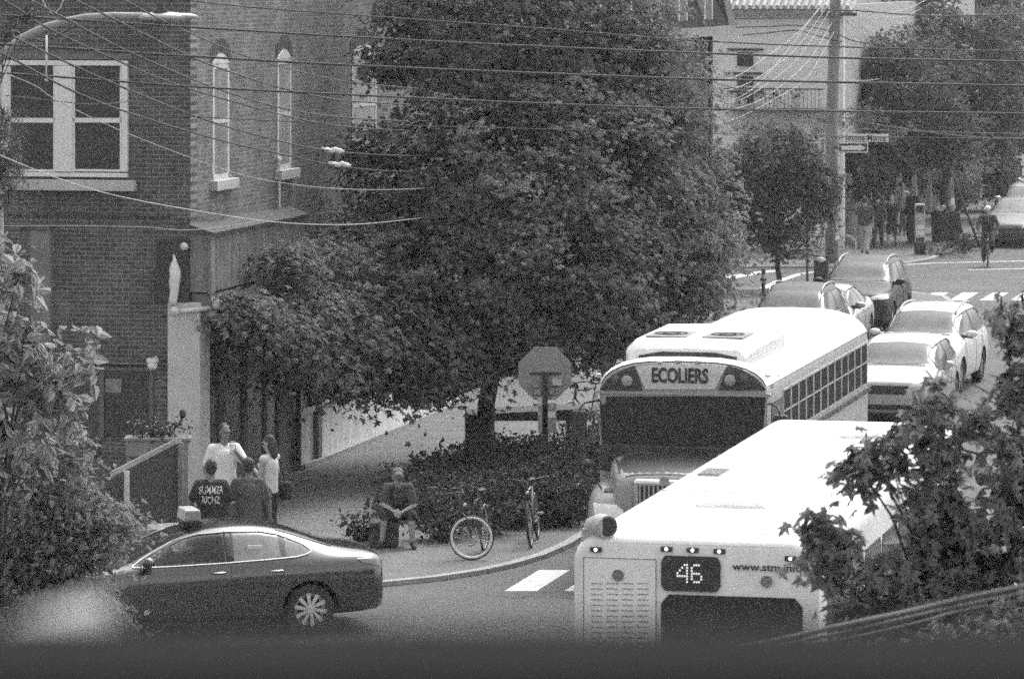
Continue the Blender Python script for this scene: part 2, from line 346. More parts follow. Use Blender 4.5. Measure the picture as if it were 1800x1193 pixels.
b = MB()
for k in range(9):
    x0, y0_ = rng.uniform(-3, 1.2), rng.uniform(57, 62.5); pts = [(x0, y0_)]
    for i in range(14): x0 += rng.uniform(.1, .35); y0_ += rng.normal(0, .22); pts.append((x0, y0_))
    line(b, pts, rng.uniform(.012, .03), -.006)
for k in range(6):
    p = lat(rng.uniform(-11, -6), 84 + k * 6); x0, y0_ = p.x, p.y; pts = [(x0, y0_)]
    for i in range(16): x0 += rng.normal(.12, .12); y0_ += rng.uniform(.1, .6); pts.append((x0, y0_))
    line(b, pts, .035, -.006)
tag(b.build('road_cracks', mat('tar', .05, .6)), kind='structure')

# ================================================================== CORNER BRICK BUILDING
Y0 = 70.9; C0 = lat(-21.5, Y0); u = Vector((TT, 1, 0)).normalized(); rgt = Vector((u.y, -u.x, 0)); RZ = -TH
def fl(px, py, dy=0.0):      # pixel -> local (x, z) on the front wall plane (local y = dy)
    p = hit(px, py, C0 + u * dy, u) - C0; return p.dot(rgt), p.z
def sl(px, py, dx=0.0):      # pixel -> local (y, z) on the side wall plane (local x = dx)
    p = hit(px, py, C0 + rgt * dx, rgt) - C0; return p.dot(u), p.z
BB = thing('brick_building', 'dark brick corner building with tall white framed double window and shop front', 'building', C0, RZ)
L_end = sl(803, 650)[0]
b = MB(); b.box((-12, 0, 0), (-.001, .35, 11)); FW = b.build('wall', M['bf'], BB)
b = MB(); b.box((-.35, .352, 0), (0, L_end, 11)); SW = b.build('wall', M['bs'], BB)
b = MB(); b.box((-12, .4, 0), (-.4, L_end, 10.9)); b.build('rear_wall', M['bd'], BB)
b = MB(); b.box((-12.1, -.15, 11), (.15, L_end, 11.3)); b.build('cornice', M['dark'], BB)
# big double window on the front
def fbox(b, x0, y0, x1, y1, d0, d1):   # pixel rect on front wall, depth from d0 to d1 (negative = toward camera)
    a = fl(x0, y0); c = fl(x1, y1); b.box((a[0], d0, c[1]), (c[0], d1, a[1]))
def sbox(b, x0, y0, x1, y1, d0, d1, zt=None, zb=None):
    a = sl(x0, y0); c = sl(x1, y1); b.box((d0, a[0], c[1] if zb is None else zb), (d1, c[0], a[1] if zt is None else zt))
WN = MB(); fbox(WN, 6, 106, 226, 116, -.07, .01); fbox(WN, 6, 302, 226, 312, -.07, .01); fbox(WN, 6, 116, 16, 302, -.07, .01); fbox(WN, 216, 116, 226, 302, -.07, .01); fbox(WN, 99, 116, 129, 302, -.09, .01)
fr = WN.build('window', M['white'], BB, bevel=.01)
b = MB(); fbox(b, 16, 207, 99, 216, -.045, .01); fbox(b, 129, 207, 216, 216, -.045, .01)
fbox(b, 16, 116, 20, 302, -.045, .01); fbox(b, 212, 116, 216, 302, -.045, .01); fbox(b, 129, 116, 133, 302, -.045, .01); fbox(b, 95, 116, 99, 302, -.045, .01); fbox(b, 20, 297, 95, 302, -.045, .01); fbox(b, 133, 297, 212, 302, -.045, .01)
b.build('sash', M['white'], fr)
b = MB(); fbox(b, 20, 116, 95, 297, -.018, -.01); fbox(b, 133, 116, 212, 297, -.018, -.01); b.build('pane', M['sglass'], fr)
b = MB(); fbox(b, -10, 314, 240, 336, -.16, .01); b.build('sill', M['stone'], fr, bevel=.01)
b = MB(); fbox(b, 0, 93, 232, 105, -.05, .01); 
b.build('lintel', mat('brick_arch', .17, .9, .25, 12), fr)
# belt between the floors and ground floor opening
b = MB(); fbox(b, -200, 372, 300, 380, -.06, .01); b.build('belt_course', M['bdf'], BB)
b = MB(); fbox(b, 50, 405, 92, 610, -.012, .01); b.build('blind_panel', mat('patched_wall', .21, .9, .2, 4), BB)
b = MB(); fbox(b, 40, 398, 52, 612, -.03, .01); fbox(b, 90, 398, 96, 612, -.03, .01); fbox(b, 40, 392, 96, 405, -.03, .01); b.build('blind_frame', M['bdf'], BB)
w2 = MB(); fbox(w2, 176, 652, 184, 768, -.05, .01); fbox(w2, 264, 652, 270, 768, -.05, .01); fbox(w2, 184, 644, 264, 652, -.05, .01); fbox(w2, 184, 724, 264, 727, -.03, .01); w2 = w2.build('window', mat('brown_frame', .13, .6, .1), BB)
b = MB(); fbox(b, 184, 652, 264, 768, -.02, -.008); b.build('pane', M['sglass'], w2)
b = MB(); fbox(b, 186, 665, 214, 690, -.026, -.021); b.build('notice', mat('notice', .22, .6, .4, 6), w2)
b = MB(); fbox(b, 60, 644, 176, 800, -.04, .01); b.build('door', M['dwood'], BB)
b = MB(); fbox(b, 100, 636, 272, 640, -.10, .01); b.build('lintel', M['wood'], BB)
# side windows
for (x0, x1, yt, yb, sx0, sx1, sy0, sy1) in ((373, 402, 106, 316, 372, 413, 314, 331), (487, 511, 96, 300, 484, 519, 297, 313), (618, 661, 91, 262, 614, 668, 262, 277)):
    a0, zt = sl(x0, yt); a1, _ = sl(x1, yt); zb = 5.36; zt = 7.28
    b = MB(); t_ = .09
    b.box((-.1, a0, zb), (.012, a0 + t_, zt)); b.box((-.1, a1 - t_, zb), (.012, a1, zt)); b.box((-.1, a0, zt - t_), (.012, a1, zt)); b.box((-.1, a0, zb), (.012, a1, zb + t_)); b.box((-.09, a0, (zb + zt) / 2 - .03), (.016, a1, (zb + zt) / 2 + .03))
    # arched head board
    b.prism([(.0, a0 + (a1 - a0) * k / 8, zt + .16 * math.sin(math.pi * k / 8)) for k in range(9)], (.02, 0, 0))
    wf = b.build('window', M['whitew'], BB)
    b = MB(); b.box((-.02, a0 + t_, zb + t_), (.004, a1 - t_, zt - t_)); b.build('pane', mat('blind_behind_glass', .34, .3, .15, 3, streak=.2), wf)
    b = MB(); b.box((-.05, a0 - .12, zb - .17), (.13, a1 + .2, zb)); b.build('sill', M['stone'], wf, bevel=.01)
    b = MB()      # segmental brick arch
    for k in range(12):
        t0, t1 = k / 12, (k + .8) / 12; A = lambda t, h: (0, a0 - .1 + (a1 - a0 + .2) * t, zt + .18 * math.sin(math.pi * t) + h)
        b.prism([A(t0, 0.02), A(t1, 0.02), A(t1, .24), A(t0, .24)], (.012, 0, 0))
    b.build('arch', M['bd'], wf)
# pilaster at the corner
a = fl(298, 530); c = fl(349, 530)
b = MB(); b.box((a[0], -.12, 0), (c[0] + .06, .45, a[1])); b.build('pilaster', M['plaster'], BB, bevel=.015)
b = MB(); b.box((a[0] - .03, -.15, 0), (c[0] + .09, .48, .3)); b.build('plinth', M['plaster'], BB)
b = MB(); fbox(b, 279, 420, 337, 530, -.13, -.001); b.build('sign_board', M['signb'], BB)
b = MB(); xa, za = fl(311, 446); _, zb_ = fl(311, 535); n_ = 12
prof = [(.02, 0), (.05, .06), (.08, .16), (.085, .3), (.08, .42), (.075, .55), (.07, .68), (.06, .8)]
pts = [Vector((xa + .02 * math.sin(t * 4), -.17, za - t * (za - zb_))) for t, in [(k / 10,) for k in range(11)]]
b.tube(pts, [.012, .035, .065, .09, .10, .095, .085, .08, .075, .07, .05], 9); fg = b.build('folded_banner', M['white'], None, True); fg.location = C0; fg.rotation_euler = (0, 0, RZ)
for v in fg.data.vertices: v.co.x += .012 * math.sin(v.co.z * 23) * (1 if v.co.x < xa else .2)
tag(fg, 'white folded cloth banner hanging on the black board above the pale pilaster', 'banner')
b = MB(); q = fl(330, 432); b.ball((q[0], -.19, q[1]), (.075, .06, .07), 8); b.build('lamp', M['lamp'], BB, True)
b = MB(); q = fl(318, 545); b.tube([(q[0], -.3, q[1]), (q[0] + .3, -.2, q[1] + .02), (q[0] + .55, .1, q[1] + .05)], .045, 8); b.ball((q[0], -.33, q[1]), .085, 10); b.ball((q[0] + .6, .1, q[1] + .08), (.12, .12, .09), 10)
b.build('flood_lamp', M['whitew'], BB, True)
gl = thing('wall_lamp', 'round white globe lamp on the dark brick wall left of the pale pilaster', 'lamp', C0, RZ); q = fl(275, 640)
b = MB(); b.ball((q[0], -.22, q[1]), .085, 14); b.build('globe', M['porcelain'], gl, True); b = MB(); b.box((q[0] - .075, -.29, q[1] + .05), (q[0] + .085, -.15, q[1] + .12)); b.tube([(q[0], -.22, q[1] + .1), (q[0], -.0, q[1] + .12)], .02); b.build('bracket', M['white'], gl)
# fascia and shop front on the side wall
f0, f1 = sl(338, 450)[0] - .1, sl(468, 440)[0]
b = MB(); b.box((0, -.1, 3.62), (.32, 5.6, 4.55))
for k in range(26): b.box((.32, -.1 + k * .22, 3.62), (.335, -.1 + k * .22 + .205, 4.55))
b.box((.32, -.12, 3.6), (.38, .12, 4.56)); b.build('fascia', M['board'], BB)
b = MB(); b.add([(0, -.12, 4.72), (.42, -.12, 4.58), (.42, 5.7, 4.58), (0, 5.7, 4.72), (0, -.12, 4.56), (.42, -.12, 4.54), (.42, 5.7, 4.54), (0, 5.7, 4.56)], [(0, 1, 2, 3), (7, 6, 5, 4), (0, 4, 5, 1), (1, 5, 6, 2), (2, 6, 7, 3), (3, 7, 4, 0)]); b.build('fascia_cap', M['dark'], BB)
b = MB(); b.add([(0, 0, 3.6), (.30, 0, 3.57), (.5, 0, 3.16), (0, 0, 3.16), (0, 5.6, 3.6), (.30, 5.6, 3.57), (.5, 5.6, 3.16), (0, 5.6, 3.16)], [(0, 1, 2, 3), (4, 5, 6, 7), (0, 1, 5, 4), (1, 2, 6, 5), (2, 3, 7, 6), (3, 0, 4, 7)])
b.build('canopy', M['board'], BB)
# shop front glazing
sf = MB()
for k, yy in enumerate((.55, 1.55, 1.72, 2.9, 3.02, 4.2, 5.0)): sf.box((-.05, yy, .25), (.05, yy + .09, 3.1))
sf.box((-.05, .5, 3.0), (.05, 5.1, 3.12)); sf.box((-.05, .5, .2), (.05, 5.1, .55)); sf.box((-.05, .5, 2.35), (.03, 5.1, 2.42)); sf = sf.build('shop_front', M['board'], BB)
b = MB(); b.box((-.02, .5, .3), (.012, 5.1, 3.1)); b.build('pane', M['sglass'], sf)
b = MB(); ya = sl(548, 700)[0]; b.box((.06, ya - .05, 0), (.14, ya + .2, 3.2)); b.build('dark_pier', M['board'], BB)
# light rendered wall with windows above
y1 = sl(512, 700)[0]; y2 = L_end
b = MB(); b.box((0, y1 + .2, 0), (.05, y2 + .02, 1.0)); b.build('rendered_wall', M['lightwall'], BB)
b = MB(); b.box((0, y1 + .2, 1.0), (.12, y2, 1.08)); b.build('ledge', M['stone'], BB)
for k in range(4):
    a0 = y1 + .4 + k * 2.2
    if a0 + 1.9 > y2: break
    wb = MB(); wb.box((0, a0, 1.09), (.05, a0 + .1, 2.9)); wb.box((0, a0 + 1.7, 1.09), (.05, a0 + 1.8, 2.9)); wb.box((0, a0 + .1, 2.8), (.05, a0 + 1.7, 2.9)); wb.box((0, a0 + .85, 1.09), (.04, a0 + .92, 2.8)); wb = wb.build('window', M['whitew'] if k == 0 else M['dark'], BB)
    b = MB(); b.box((.003, a0 + .1, 1.09), (.014, a0 + 1.7, 2.8)); b.build('pane', M['sglass'], wb)
b = MB(); b.box((0, y2 - .45, 0), (.09, y2 + .01, 6.8)); b.build('end_pier', M['lightwall'], BB)
b = MB(); b.box((0, y1 + .2, -.0), (.2, y2, .14)); b.build('footing', M['kerb'], BB)
b = MB(); b.tube([(.09, y1 + .15, 0.1), (.09, y1 + .15, 3.4)], .05); b.build('pipe', M['dark'], BB); b = MB(); b.tube([(.06, 5.0, 4.7), (.06, 5.0, 5.5)], .02); b.ball((.06, 5.0, 5.55), .05); b.build('roof_vent_pipe', M['porcelain'], BB)

# ================================================================== DARK BRICK HOUSE FURTHER ALONG (behind the tree)
C1 = lat(-21.8, 92.0); HB = thing('mansard_house', 'dark brick house with slate mansard roof and dormers behind the big maple', 'house', C1, RZ)
b = MB(); b.box((-12, 0, 0), (0, 26.5, 7.1)); b.build('wall', M['bd'], HB)
b = MB(); b.box((-12, -.2, 7.1), (.62, 27.2, 7.35)); b.build('cornice', M['wood'], HB)
b = MB(); b.add([(-12, -.1, 7.35), (.6, -.1, 7.35), (.6, 27.1, 7.35), (-12, 26.8, 7.35), (-11, .7, 10.2), (-.6, .7, 10.2), (-.6, 26, 10.2), (-11, 26, 10.2)], [(0, 1, 2, 3), (4, 5, 6, 7), (0, 1, 5, 4), (1, 2, 6, 5), (2, 3, 7, 6), (3, 0, 4, 7)]); b.build('roof', mat('slate', .05, 1, .25, 6, spec=0), HB)
for k in range(7):
    a0 = 1.5 + k * 3.6
    for z0, z1 in ((1.1, 3.0), (4.4, 6.3)):
        wb = MB(); wb.box((0, a0, z0), (.04, a0 + 1.2, z1)); wb = wb.build('window', M['board'], HB); b = MB(); b.box((.04, a0 + .08, z0 + .08), (.046, a0 + 1.12, z1 - .08)); b.build('pane', M['sglass'], wb)
    wb = MB(); wb.box((-.7, a0, 7.36), (.52, a0 + 1.2, 9.3)); wb.prism([(-.7, a0 - .1, 9.3), (-.7, a0 + 1.3, 9.3), (-.7, a0 + .6, 9.9)], (1.3, 0, 0)); wb = wb.build('dormer', M['stone'], HB); b = MB(); b.box((.52, a0 + .18, 7.5), (.526, a0 + 1.02, 9.1)); b.build('pane', M['sglass'], wb)
b = MB(); b.prism([(.62, 26.2, 7.35), (.62, 27.2, 7.35), (.3, 27.2, 8.8), (.3, 26.2, 8.8)], (-.35, 0, 0)); b.build('gable_edge', M['dwood'], HB)
b = MB(); b.tube([(.16, 25.9, 0.1), (.16, 25.9, 7.1)], .07); b.build('drain_pipe', M['dark'], HB)

# ================================================================== WHITE BUILDING ACROSS THE SIDE STREET
C2 = lat(-21.2, 137.5)
def wl(px, py, dy=0.0):
    p = hit(px, py, C2 + u * dy, u) - C2; return p.dot(rgt), p.z
WB = thing('white_building', 'white brick building with tiled eaves and balcony at the far corner', 'building', C2, RZ)
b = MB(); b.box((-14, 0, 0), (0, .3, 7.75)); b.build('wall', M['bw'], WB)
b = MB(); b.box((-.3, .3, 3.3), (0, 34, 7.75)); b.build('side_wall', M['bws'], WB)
b = MB(); b.box((-14, .3, 0), (-1.1, 34, 7.7)); b.build('rear_wall', M['bd'], WB)
b = MB()
b.add([(-14.2, -.55, 7.62), (.4, -.55, 7.62), (.4, 1.5, 8.5), (-14.2, 1.5, 8.5)], [(0, 1, 2, 3)])
for k in range(66): x = -14.1 + k * .22; b.tube([(x, -.58, 7.68), (x, 1.5, 8.56)], .075, 6)
b.build('roof', mat('roof_tile', .42, .8, .25, 4), WB)
b = MB(); b.box((-14.2, -.5, 7.45), (.3, 0, 7.6)); b.build('eaves', M['wood'], WB)
for (x0, y0_, x1, y1_) in ((1296, 92, 1325, 117), (1296, 134, 1325, 151), (1296, 166, 1325, 183), (1384, 300, 1420, 352), (1310, 300, 1345, 352)):
    a = wl(x0, y0_); c = wl(x1, y1_); wb = MB(); wb.box((a[0] - .06, -.05, c[1] - .05), (c[0] + .06, 0, a[1] + .05)); wb = wb.build('window', M['whitew'], WB); b = MB(); b.box((a[0], -.056, c[1]), (c[0], -.05, a[1])); b.box((a[0] - .3, -.1, a[1] + .06), (c[0] + .3, 0, a[1] + .12)); b.build('pane', M['sglass'], wb)
za = wl(1400, 190)[1]; xa = wl(1285, 190)[0]
b = MB(); b.box((xa, -1.3, za - .12), (-.4, 0, za)); BK = b.build('balcony', M['board'], WB)
b = MB()
for k in range(int((-.4 - xa) / .12)): b.tube([(xa + k * .12, -1.27, za), (xa + k * .12, -1.27, za + .62)], .011, 4)
b.tube([(xa, -1.27, za + .63), (-.4, -1.27, za + .63)], .025, 5); b.build('railing', M['dark'], BK)
# recessed shop fronts down the side
b = MB(); b.box((-1.1, .3, 0), (-1.0, 34, 3.3)); b.build('shop_front', mat('shop_dark', .11, .4, .4, 1.5), WB)
b = MB(); b.box((-1.0, .3, 3.1), (.25, 34, 3.3)); b.build('soffit', M['board'], WB)
for k, yy in enumerate((2.6, 6, 9.5, 13, 17, 21)):
    b = MB(); b.box((-.16, yy, 0), (-.0, yy + .16, 3.1)); b.build('post', M['whitew'], WB)
for k in range(8):
    b = MB(); b.box((-1.0, 1 + k * 4, .5), (-.985, 3.6 + k * 4, 2.6)); b.build('pane', M['glass'], WB)
# far-off row behind
C3 = lat(-24, 200); FB = thing('row_house', 'pale row house far down the street behind the trees', 'house', C3, RZ)
b = MB(); b.box((-12, 0, 0), (0, 60, 9)); b.build('wall', mat('far_wall', .3, .9, .15, .5), FB)
for k in range(9):
    for z0 in (1, 4, 7): b = MB(); b.box((0, 3 + k * 6, z0), (.05, 5 + k * 6, z0 + 1.6)); b.build('window', M['sglass'], FB)
# ================================================================== VEHICLES (local +X forward, +Y left)
def loft(secs, caps=True):
    b = MB(); n = len(secs[0][1])
    for x, ring in secs: b.v += [Vector((x, y, z)) for y, z in ring]
    for i in range(len(secs) - 1):
        for j in range(n): b.f.append([i * n + j, i * n + (j + 1) % n, (i + 1) * n + (j + 1) % n, (i + 1) * n + j])
    if caps: b.f.append(list(range(n))); b.f.append([(len(secs) - 1) * n + j for j in range(n)][::-1])
    return b
def bvh_of(me): return BVHTree.FromPolygons([v.co[:] for v in me.vertices], [p.vertices[:] for p in me.polygons])
def resample(pl, n):
    pl = [Vector(p) for p in pl]; d = [0]
    for i in range(len(pl) - 1): d.append(d[-1] + (pl[i + 1] - pl[i]).length)
    o = []
    for k in range(n):
        t = d[-1] * k / (n - 1); i = max(j for j in range(len(d)) if d[j] <= t + 1e-9); i = min(i, len(pl) - 2)
        o.append(pl[i].lerp(pl[i + 1], (t - d[i]) / max(d[i + 1] - d[i], 1e-9)))
    return o
def patch(bvh, top, bot, d, off=.006, nu=16, nv=6, skirt=.015, name=None, m=None, parent=None, xf=None):
    """a panel laid on the body surface between an upper and a lower line, with a short skirt so that it has thickness"""
    d = Vector(d).normalized(); A = resample(top, nu); B = resample(bot, nu); b = MB(); g = []
    for j in range(nv):
        for i in range(nu):
            p = A[i].lerp(B[i], j / (nv - 1)); q = bvh.ray_cast(p - d * 1.5, d, 3.5)[0]
            if abs(d.y) > .9:
                for k_ in range(40):
                    if q is not None and abs(q.y) > .48 and q.y * d.y < 0: break
                    p = p - Vector((0, 0, .008)); q = bvh.ray_cast(p - d * 1.5, d, 3.5)[0]
            g.append((q or p) - d * off)
    f = [[j * nu + i, j * nu + i + 1, (j + 1) * nu + i + 1, (j + 1) * nu + i] for j in range(nv - 1) for i in range(nu - 1)]
    rim = [i for i in range(nu)] + [j * nu + nu - 1 for j in range(1, nv)] + [(nv - 1) * nu + i for i in range(nu - 2, -1, -1)] + [j * nu for j in range(nv - 2, 0, -1)]
    k = len(g); g2 = [g[i] + d * skirt for i in rim]; r = len(rim)
    f += [[rim[i], rim[(i + 1) % r], k + (i + 1) % r, k + i] for i in range(r)]
    b.add(g + g2, f)
    if name is None: return b, [g[i] for i in rim]
    o = b.build(name, m, parent, True); o.data.set_sharp_from_angle(angle=R(50)); return o, [g[i] for i in rim]
SED = [(2.44, .60, .30, .50, .52, .58, .45, .61, .62), (2.36, .80, .20, .58, .70, .68, .58, .71, .73), (2.05, .91, .18, .68, .84, .78, .72, .82, .85), (1.45, .93, .18, .76, .87, .88, .74, .92, .96), (1.02, .93, .18, .80, .86, .94, .72, .99, 1.02),
       (.62, .93, .18, .81, .85, .955, .64, 1.17, 1.21), (.12, .93, .18, .82, .85, .97, .58, 1.37, 1.42), (-.35, .93, .18, .84, .85, .98, .58, 1.42, 1.46), (-.85, .93, .18, .85, .85, .99, .57, 1.40, 1.44), (-1.35, .93, .2, .86, .84, 1.0, .56, 1.27, 1.31),
       (-1.8, .92, .22, .87, .82, 1.02, .60, 1.10, 1.12), (-2.2, .90, .24, .84, .80, 1.03, .62, 1.07, 1.10), (-2.38, .84, .26, .78, .74, .98, .58, 1.02, 1.04), (-2.44, .70, .32, .70, .62, .88, .5, .91, .92)]
SUV = [(2.30, .64, .32, .62, .56, .76, .50, .82, .83), (2.23, .83, .22, .72, .77, .88, .66, .94, .96), (1.85, .92, .2, .82, .87, .98, .75, 1.03, 1.06), (1.3, .93, .2, .88, .88, 1.04, .78, 1.09, 1.12), (.98, .93, .2, .9, .88, 1.07, .78, 1.14, 1.17), (.6, .93, .2, .92, .88, 1.08, .74, 1.38, 1.42), (.2, .93, .2, .93, .88, 1.09, .70, 1.60, 1.64), (-.3, .93, .2, .94, .88, 1.11, .70, 1.66, 1.71), (-1.2, .93, .2, .95, .87, 1.13, .69, 1.65, 1.70), (-1.75, .93, .2, .96, .86, 1.14, .67, 1.60, 1.64), (-2.02, .92, .22, .96, .83, 1.14, .63, 1.41, 1.46), (-2.22, .88, .25, .92, .80, 1.09, .66, 1.18, 1.20), (-2.30, .76, .32, .75, .68, .93, .6, .97, .98)]
def wheel(parent, x, y, r, side, rimm, spokes=10, w_=.22):
    W_ = MB(); n = 40; prof = [(r * .66, -.5), (r * .86, -.5), (r * .97, -.4), (r, -.25), (r, .25), (r * .97, .4), (r * .86, .5), (r * .66, .5)]
    for i in range(n):
        a = 2 * math.pi * i / n
        for q, t in prof: W_.v.append(Vector((q * math.cos(a), t * w_, q * math.sin(a))))
    m_ = len(prof)
    for i in range(n):
        for j in range(m_): W_.f.append([i * m_ + j, ((i + 1) % n) * m_ + j, ((i + 1) % n) * m_ + (j + 1) % m_, i * m_ + (j + 1) % m_])
    o = W_.build('wheel', M['rubber'], parent, True); o.data.set_sharp_from_angle(angle=R(40)); o.location = (x, y, r)
    s = side; b = MB(); b.torus((0, s * w_ * .42, 0), r * .71, .016, 'Y', 40, 6); b.tube([(0, s * w_ * .3, 0), (0, s * w_ * .46, 0)], r * .13, 14)
    b.tube([(0, 0, 0), (0, s * w_ * .02, 0)], r * .67, 30)
    for k in range(spokes):
        a = 2 * math.pi * k / spokes; a2 = a + .18; p = Vector((r * .1 * math.cos(a), s * w_ * .4, r * .1 * math.sin(a))); q = Vector((r * .68 * math.cos(a2), s * w_ * .42, r * .68 * math.sin(a2)))
        t = Vector((-math.sin(a), 0, math.cos(a))); b.prism([p - t * .016, q - t * .03, q + t * .03, p + t * .016], (0, -s * .03, 0))
    b.build('rim', rimm, o, False, .004)
    b = MB(); b.tube([(0, s * w_ * .03, 0), (0, s * w_ * .05, 0)], r * .5, 24); b.build('brake_disc', M['dark'], o)
    return o
def car(name, label, cat, kind, pos, rz, L, Wd, Ht, body, glassm=None, rails=False, trim='black', plate=True, group=None, tunnel=False, grille=None, rimm=None, spokes=10, split=None):
    T = thing(name, label, cat, pos, rz, group); st = SED if kind == 'sedan' else SUV; hl = st[0][0]; hw = .93; hh = 1.45 if kind == 'sedan' else 1.67
    fx = L / 2 / hl; fy = Wd / 2 / hw; fz = Ht / hh
    secs = []
    for (x, w_, zl, zs, wb, zb, wr, zr, zc) in st:
        h_ = [(0, zl), (w_ - .14, zl), (w_ - .02, zl + .1), (w_, (zl + zs) / 2 + .04), (w_ - .005, zs), (wb, zb), (wr, zr), (wr * .7, zr + (zc - zr) * .65), (0, zc)]
        ring = h_ + [(-y, z) for y, z in h_[-2:0:-1]]; secs.append((x * fx, [(y * fy * 1.02, z * fz) for y, z in ring]))
    b = loft(secs); me = b.mesh('body'); o = bpy.data.objects.new('tmp', me); C.objects.link(o); q = o.modifiers.new('s', 'SUBSURF'); q.levels = q.render_levels = 3
    me = baked(o, 'body')
    wx = (1.42 * fx, -1.38 * fx) if kind == 'sedan' else (1.38 * fx, -1.32 * fx); wr_ = .335 if kind == 'sedan' else .36
    bv = bvh_of(me)
    c = MB()
    for x in wx:
        for s in (1, -1): c.tube([(x, s * (Wd / 2 - .30), wr_), (x, s * (Wd / 2 + .2), wr_)], wr_ + .055, 36)
    P = lambda pts: [(x * fx, s * 1.0, z * fz) for x, z in pts]
    if kind == 'sedan':
        tops = [(1.00, .985), (.75, 1.11), (.4, 1.27), (.1, 1.345), (-.3, 1.37), (-.75, 1.36), (-1.0, 1.31), (-1.3, 1.19), (-1.42, 1.11)]
        bots = [(1.00, .965), (.6, .965), (.2, .975), (-.3, .99), (-.8, 1.01), (-1.2, 1.03), (-1.36, 1.06), (-1.42, 1.09)]
        cuts = [-.30, -1.02]
    else:
        tops = [(.98, 1.13), (.7, 1.33), (.45, 1.47), (.2, 1.54), (-.3, 1.57), (-1.2, 1.56), (-1.6, 1.51), (-1.95, 1.36)]
        bots = [(.98, 1.10), (.5, 1.10), (0, 1.11), (-.6, 1.13), (-1.2, 1.15), (-1.6, 1.17), (-1.95, 1.26)]
        cuts = [-.32, -1.25]
    if tunnel:
        for a0, a1 in ((.95, -.24), (-.36, -.98)):
            tt = [p for p in resample([(x, 0, z) for x, z in tops], 60) if a1 <= p.x <= a0]; bb = [p for p in resample([(x, 0, z) for x, z in bots], 60) if a1 <= p.x <= a0]
            poly = [Vector((p.x * fx, -1.3, p.z * fz - .012)) for p in tt] + [Vector((p.x * fx, -1.3, p.z * fz + .012)) for p in bb[::-1]]
            c.prism(poly, (0, 2.6, 0))
    cm = bpy.data.objects.new('cut', c.mesh('cut')); cm.data.materials.append(M['black']); C.objects.link(cm)
    me.materials.clear(); me.materials.append(body); o = bpy.data.objects.new('tmp', me); C.objects.link(o)
    q = o.modifiers.new('b', 'BOOLEAN'); q.object = cm; q.operation = 'DIFFERENCE'; q.solver = 'EXACT'; q.material_mode = 'TRANSFER'
    me = baked(o, 'body'); bpy.data.objects.remove(cm)
    for p in me.polygons: p.use_smooth = True
    me.set_sharp_from_angle(angle=R(38)); bo = bpy.data.objects.new('body', me); C.objects.link(bo); bo.parent = T
    gm = glassm or M['cglass']; tm = M['chrome'] if trim == 'chrome' else M['black']
    for s in (1, -1):
        segs = [(tops[0][0] - .0, cuts[0] + .05), (cuts[0] - .05, cuts[1] + .02), (cuts[1] - .03, tops[-1][0] + .0)]
        for a0, a1 in segs:
            tt = [p for p in resample(P(tops), 80) if a1 * fx <= p.x <= a0 * fx]; bb = [p for p in resample(P(bots), 80) if a1 * fx <= p.x <= a0 * fx]
            patch(bv, tt, bb, (0, -s, 0), .006, 22, 7, .012, 'side_window', ((mat('thin_glass', .05, .04, spec=1, alpha=.4) if a0 > .5 else mat('rear_glass_reflection', .34, .06, .3, 3, spec=1, alpha=.75)) if tunnel else M['dglass']), T)  # pale base colour of the rear pane stands in for a reflection
        rim = patch(bv, P(tops), P(bots), (0, -s, 0), .01, 60, 5)[1]
        b = MB(); b.tube(rim + [rim[0]], .011 if trim == 'chrome' else .014, 6, False); b.build('window_trim', tm, T, True)
        bb = MB(); x0 = cuts[0] * fx; b, _ = patch(bv, [(x0 + .05 * fx, s, 1.36 * fz if kind == 'sedan' else 1.56 * fz), (x0 - .05 * fx, s, 1.36 * fz if kind == 'sedan' else 1.56 * fz)], [(x0 + .05 * fx, s, 1.0 * fz if kind == 'sedan' else 1.13 * fz), (x0 - .05 * fx, s, 1.0 * fz if kind == 'sedan' else 1.13 * fz)], (0, -s, 0), .009, 4, 6)
        b.build('pillar_cover', M['black'], T, True)
        # seams, sills and handles
        bs = MB(); zb = .97 * fz if kind == 'sedan' else 1.1 * fz
        for x0, x1 in ((.92, .98), (cuts[0], cuts[0]), (cuts[1] - .05, cuts[1] + .22)):
            pl = [bv.ray_cast(Vector(((x0 + (x1 - x0) * t) * fx, s * 2, zb - t * (zb - .34))), Vector((0, -s, 0)), 3)[0] for t in [k / 10 for k in range(11)]]
            pl = [p + Vector((0, s * .001, 0)) for p in pl if p]
            if len(pl) > 2: bs.tube(pl, .0055, 4)
        pl = [bv.ray_cast(Vector((x * fx, s * 2, .3)), Vector((0, -s, 0)), 3)[0] for x in (.9, .4, 0, -.4, -.9)]; pl = [p for p in pl if p]
        if len(pl) > 2: bs.tube(pl, .02, 5)
        bs.build('door_seam', M['black'], T)
        for x in (cuts[0] + .16, cuts[1] + .1):
            h_ = bv.ray_cast(Vector((x * fx, s * 2, zb - .1)), Vector((0, -s, 0)), 3)[0]
            if h_: b = MB(); b.tube([h_ + Vector((.1, s * .005, 0)), h_ + Vector((.06, s * .035, 0)), h_ + Vector((-.06, s * .035, .003)), h_ + Vector((-.1, s * .005, .003))], .013, 6); b.build('door_handle', M['chrome'] if trim == 'chrome' else body, T, True)
        hx = .83 if kind == 'sedan' else .86
        h_ = bv.ray_cast(Vector((hx * fx, s * 2, zb + .05)), Vector((0, -s, 0)), 3)[0] or Vector((hx * fx, s * .85, zb))
        b = MB(); b.ball(h_ + Vector((.0, s * .2, .03)), (.09, .13, .075), 14); b.tube([h_ + Vector((0, -.0, 0)), h_ + Vector((.0, s * .16, .0))], .03, 8); mr = b.build('mirror', body, T, True)
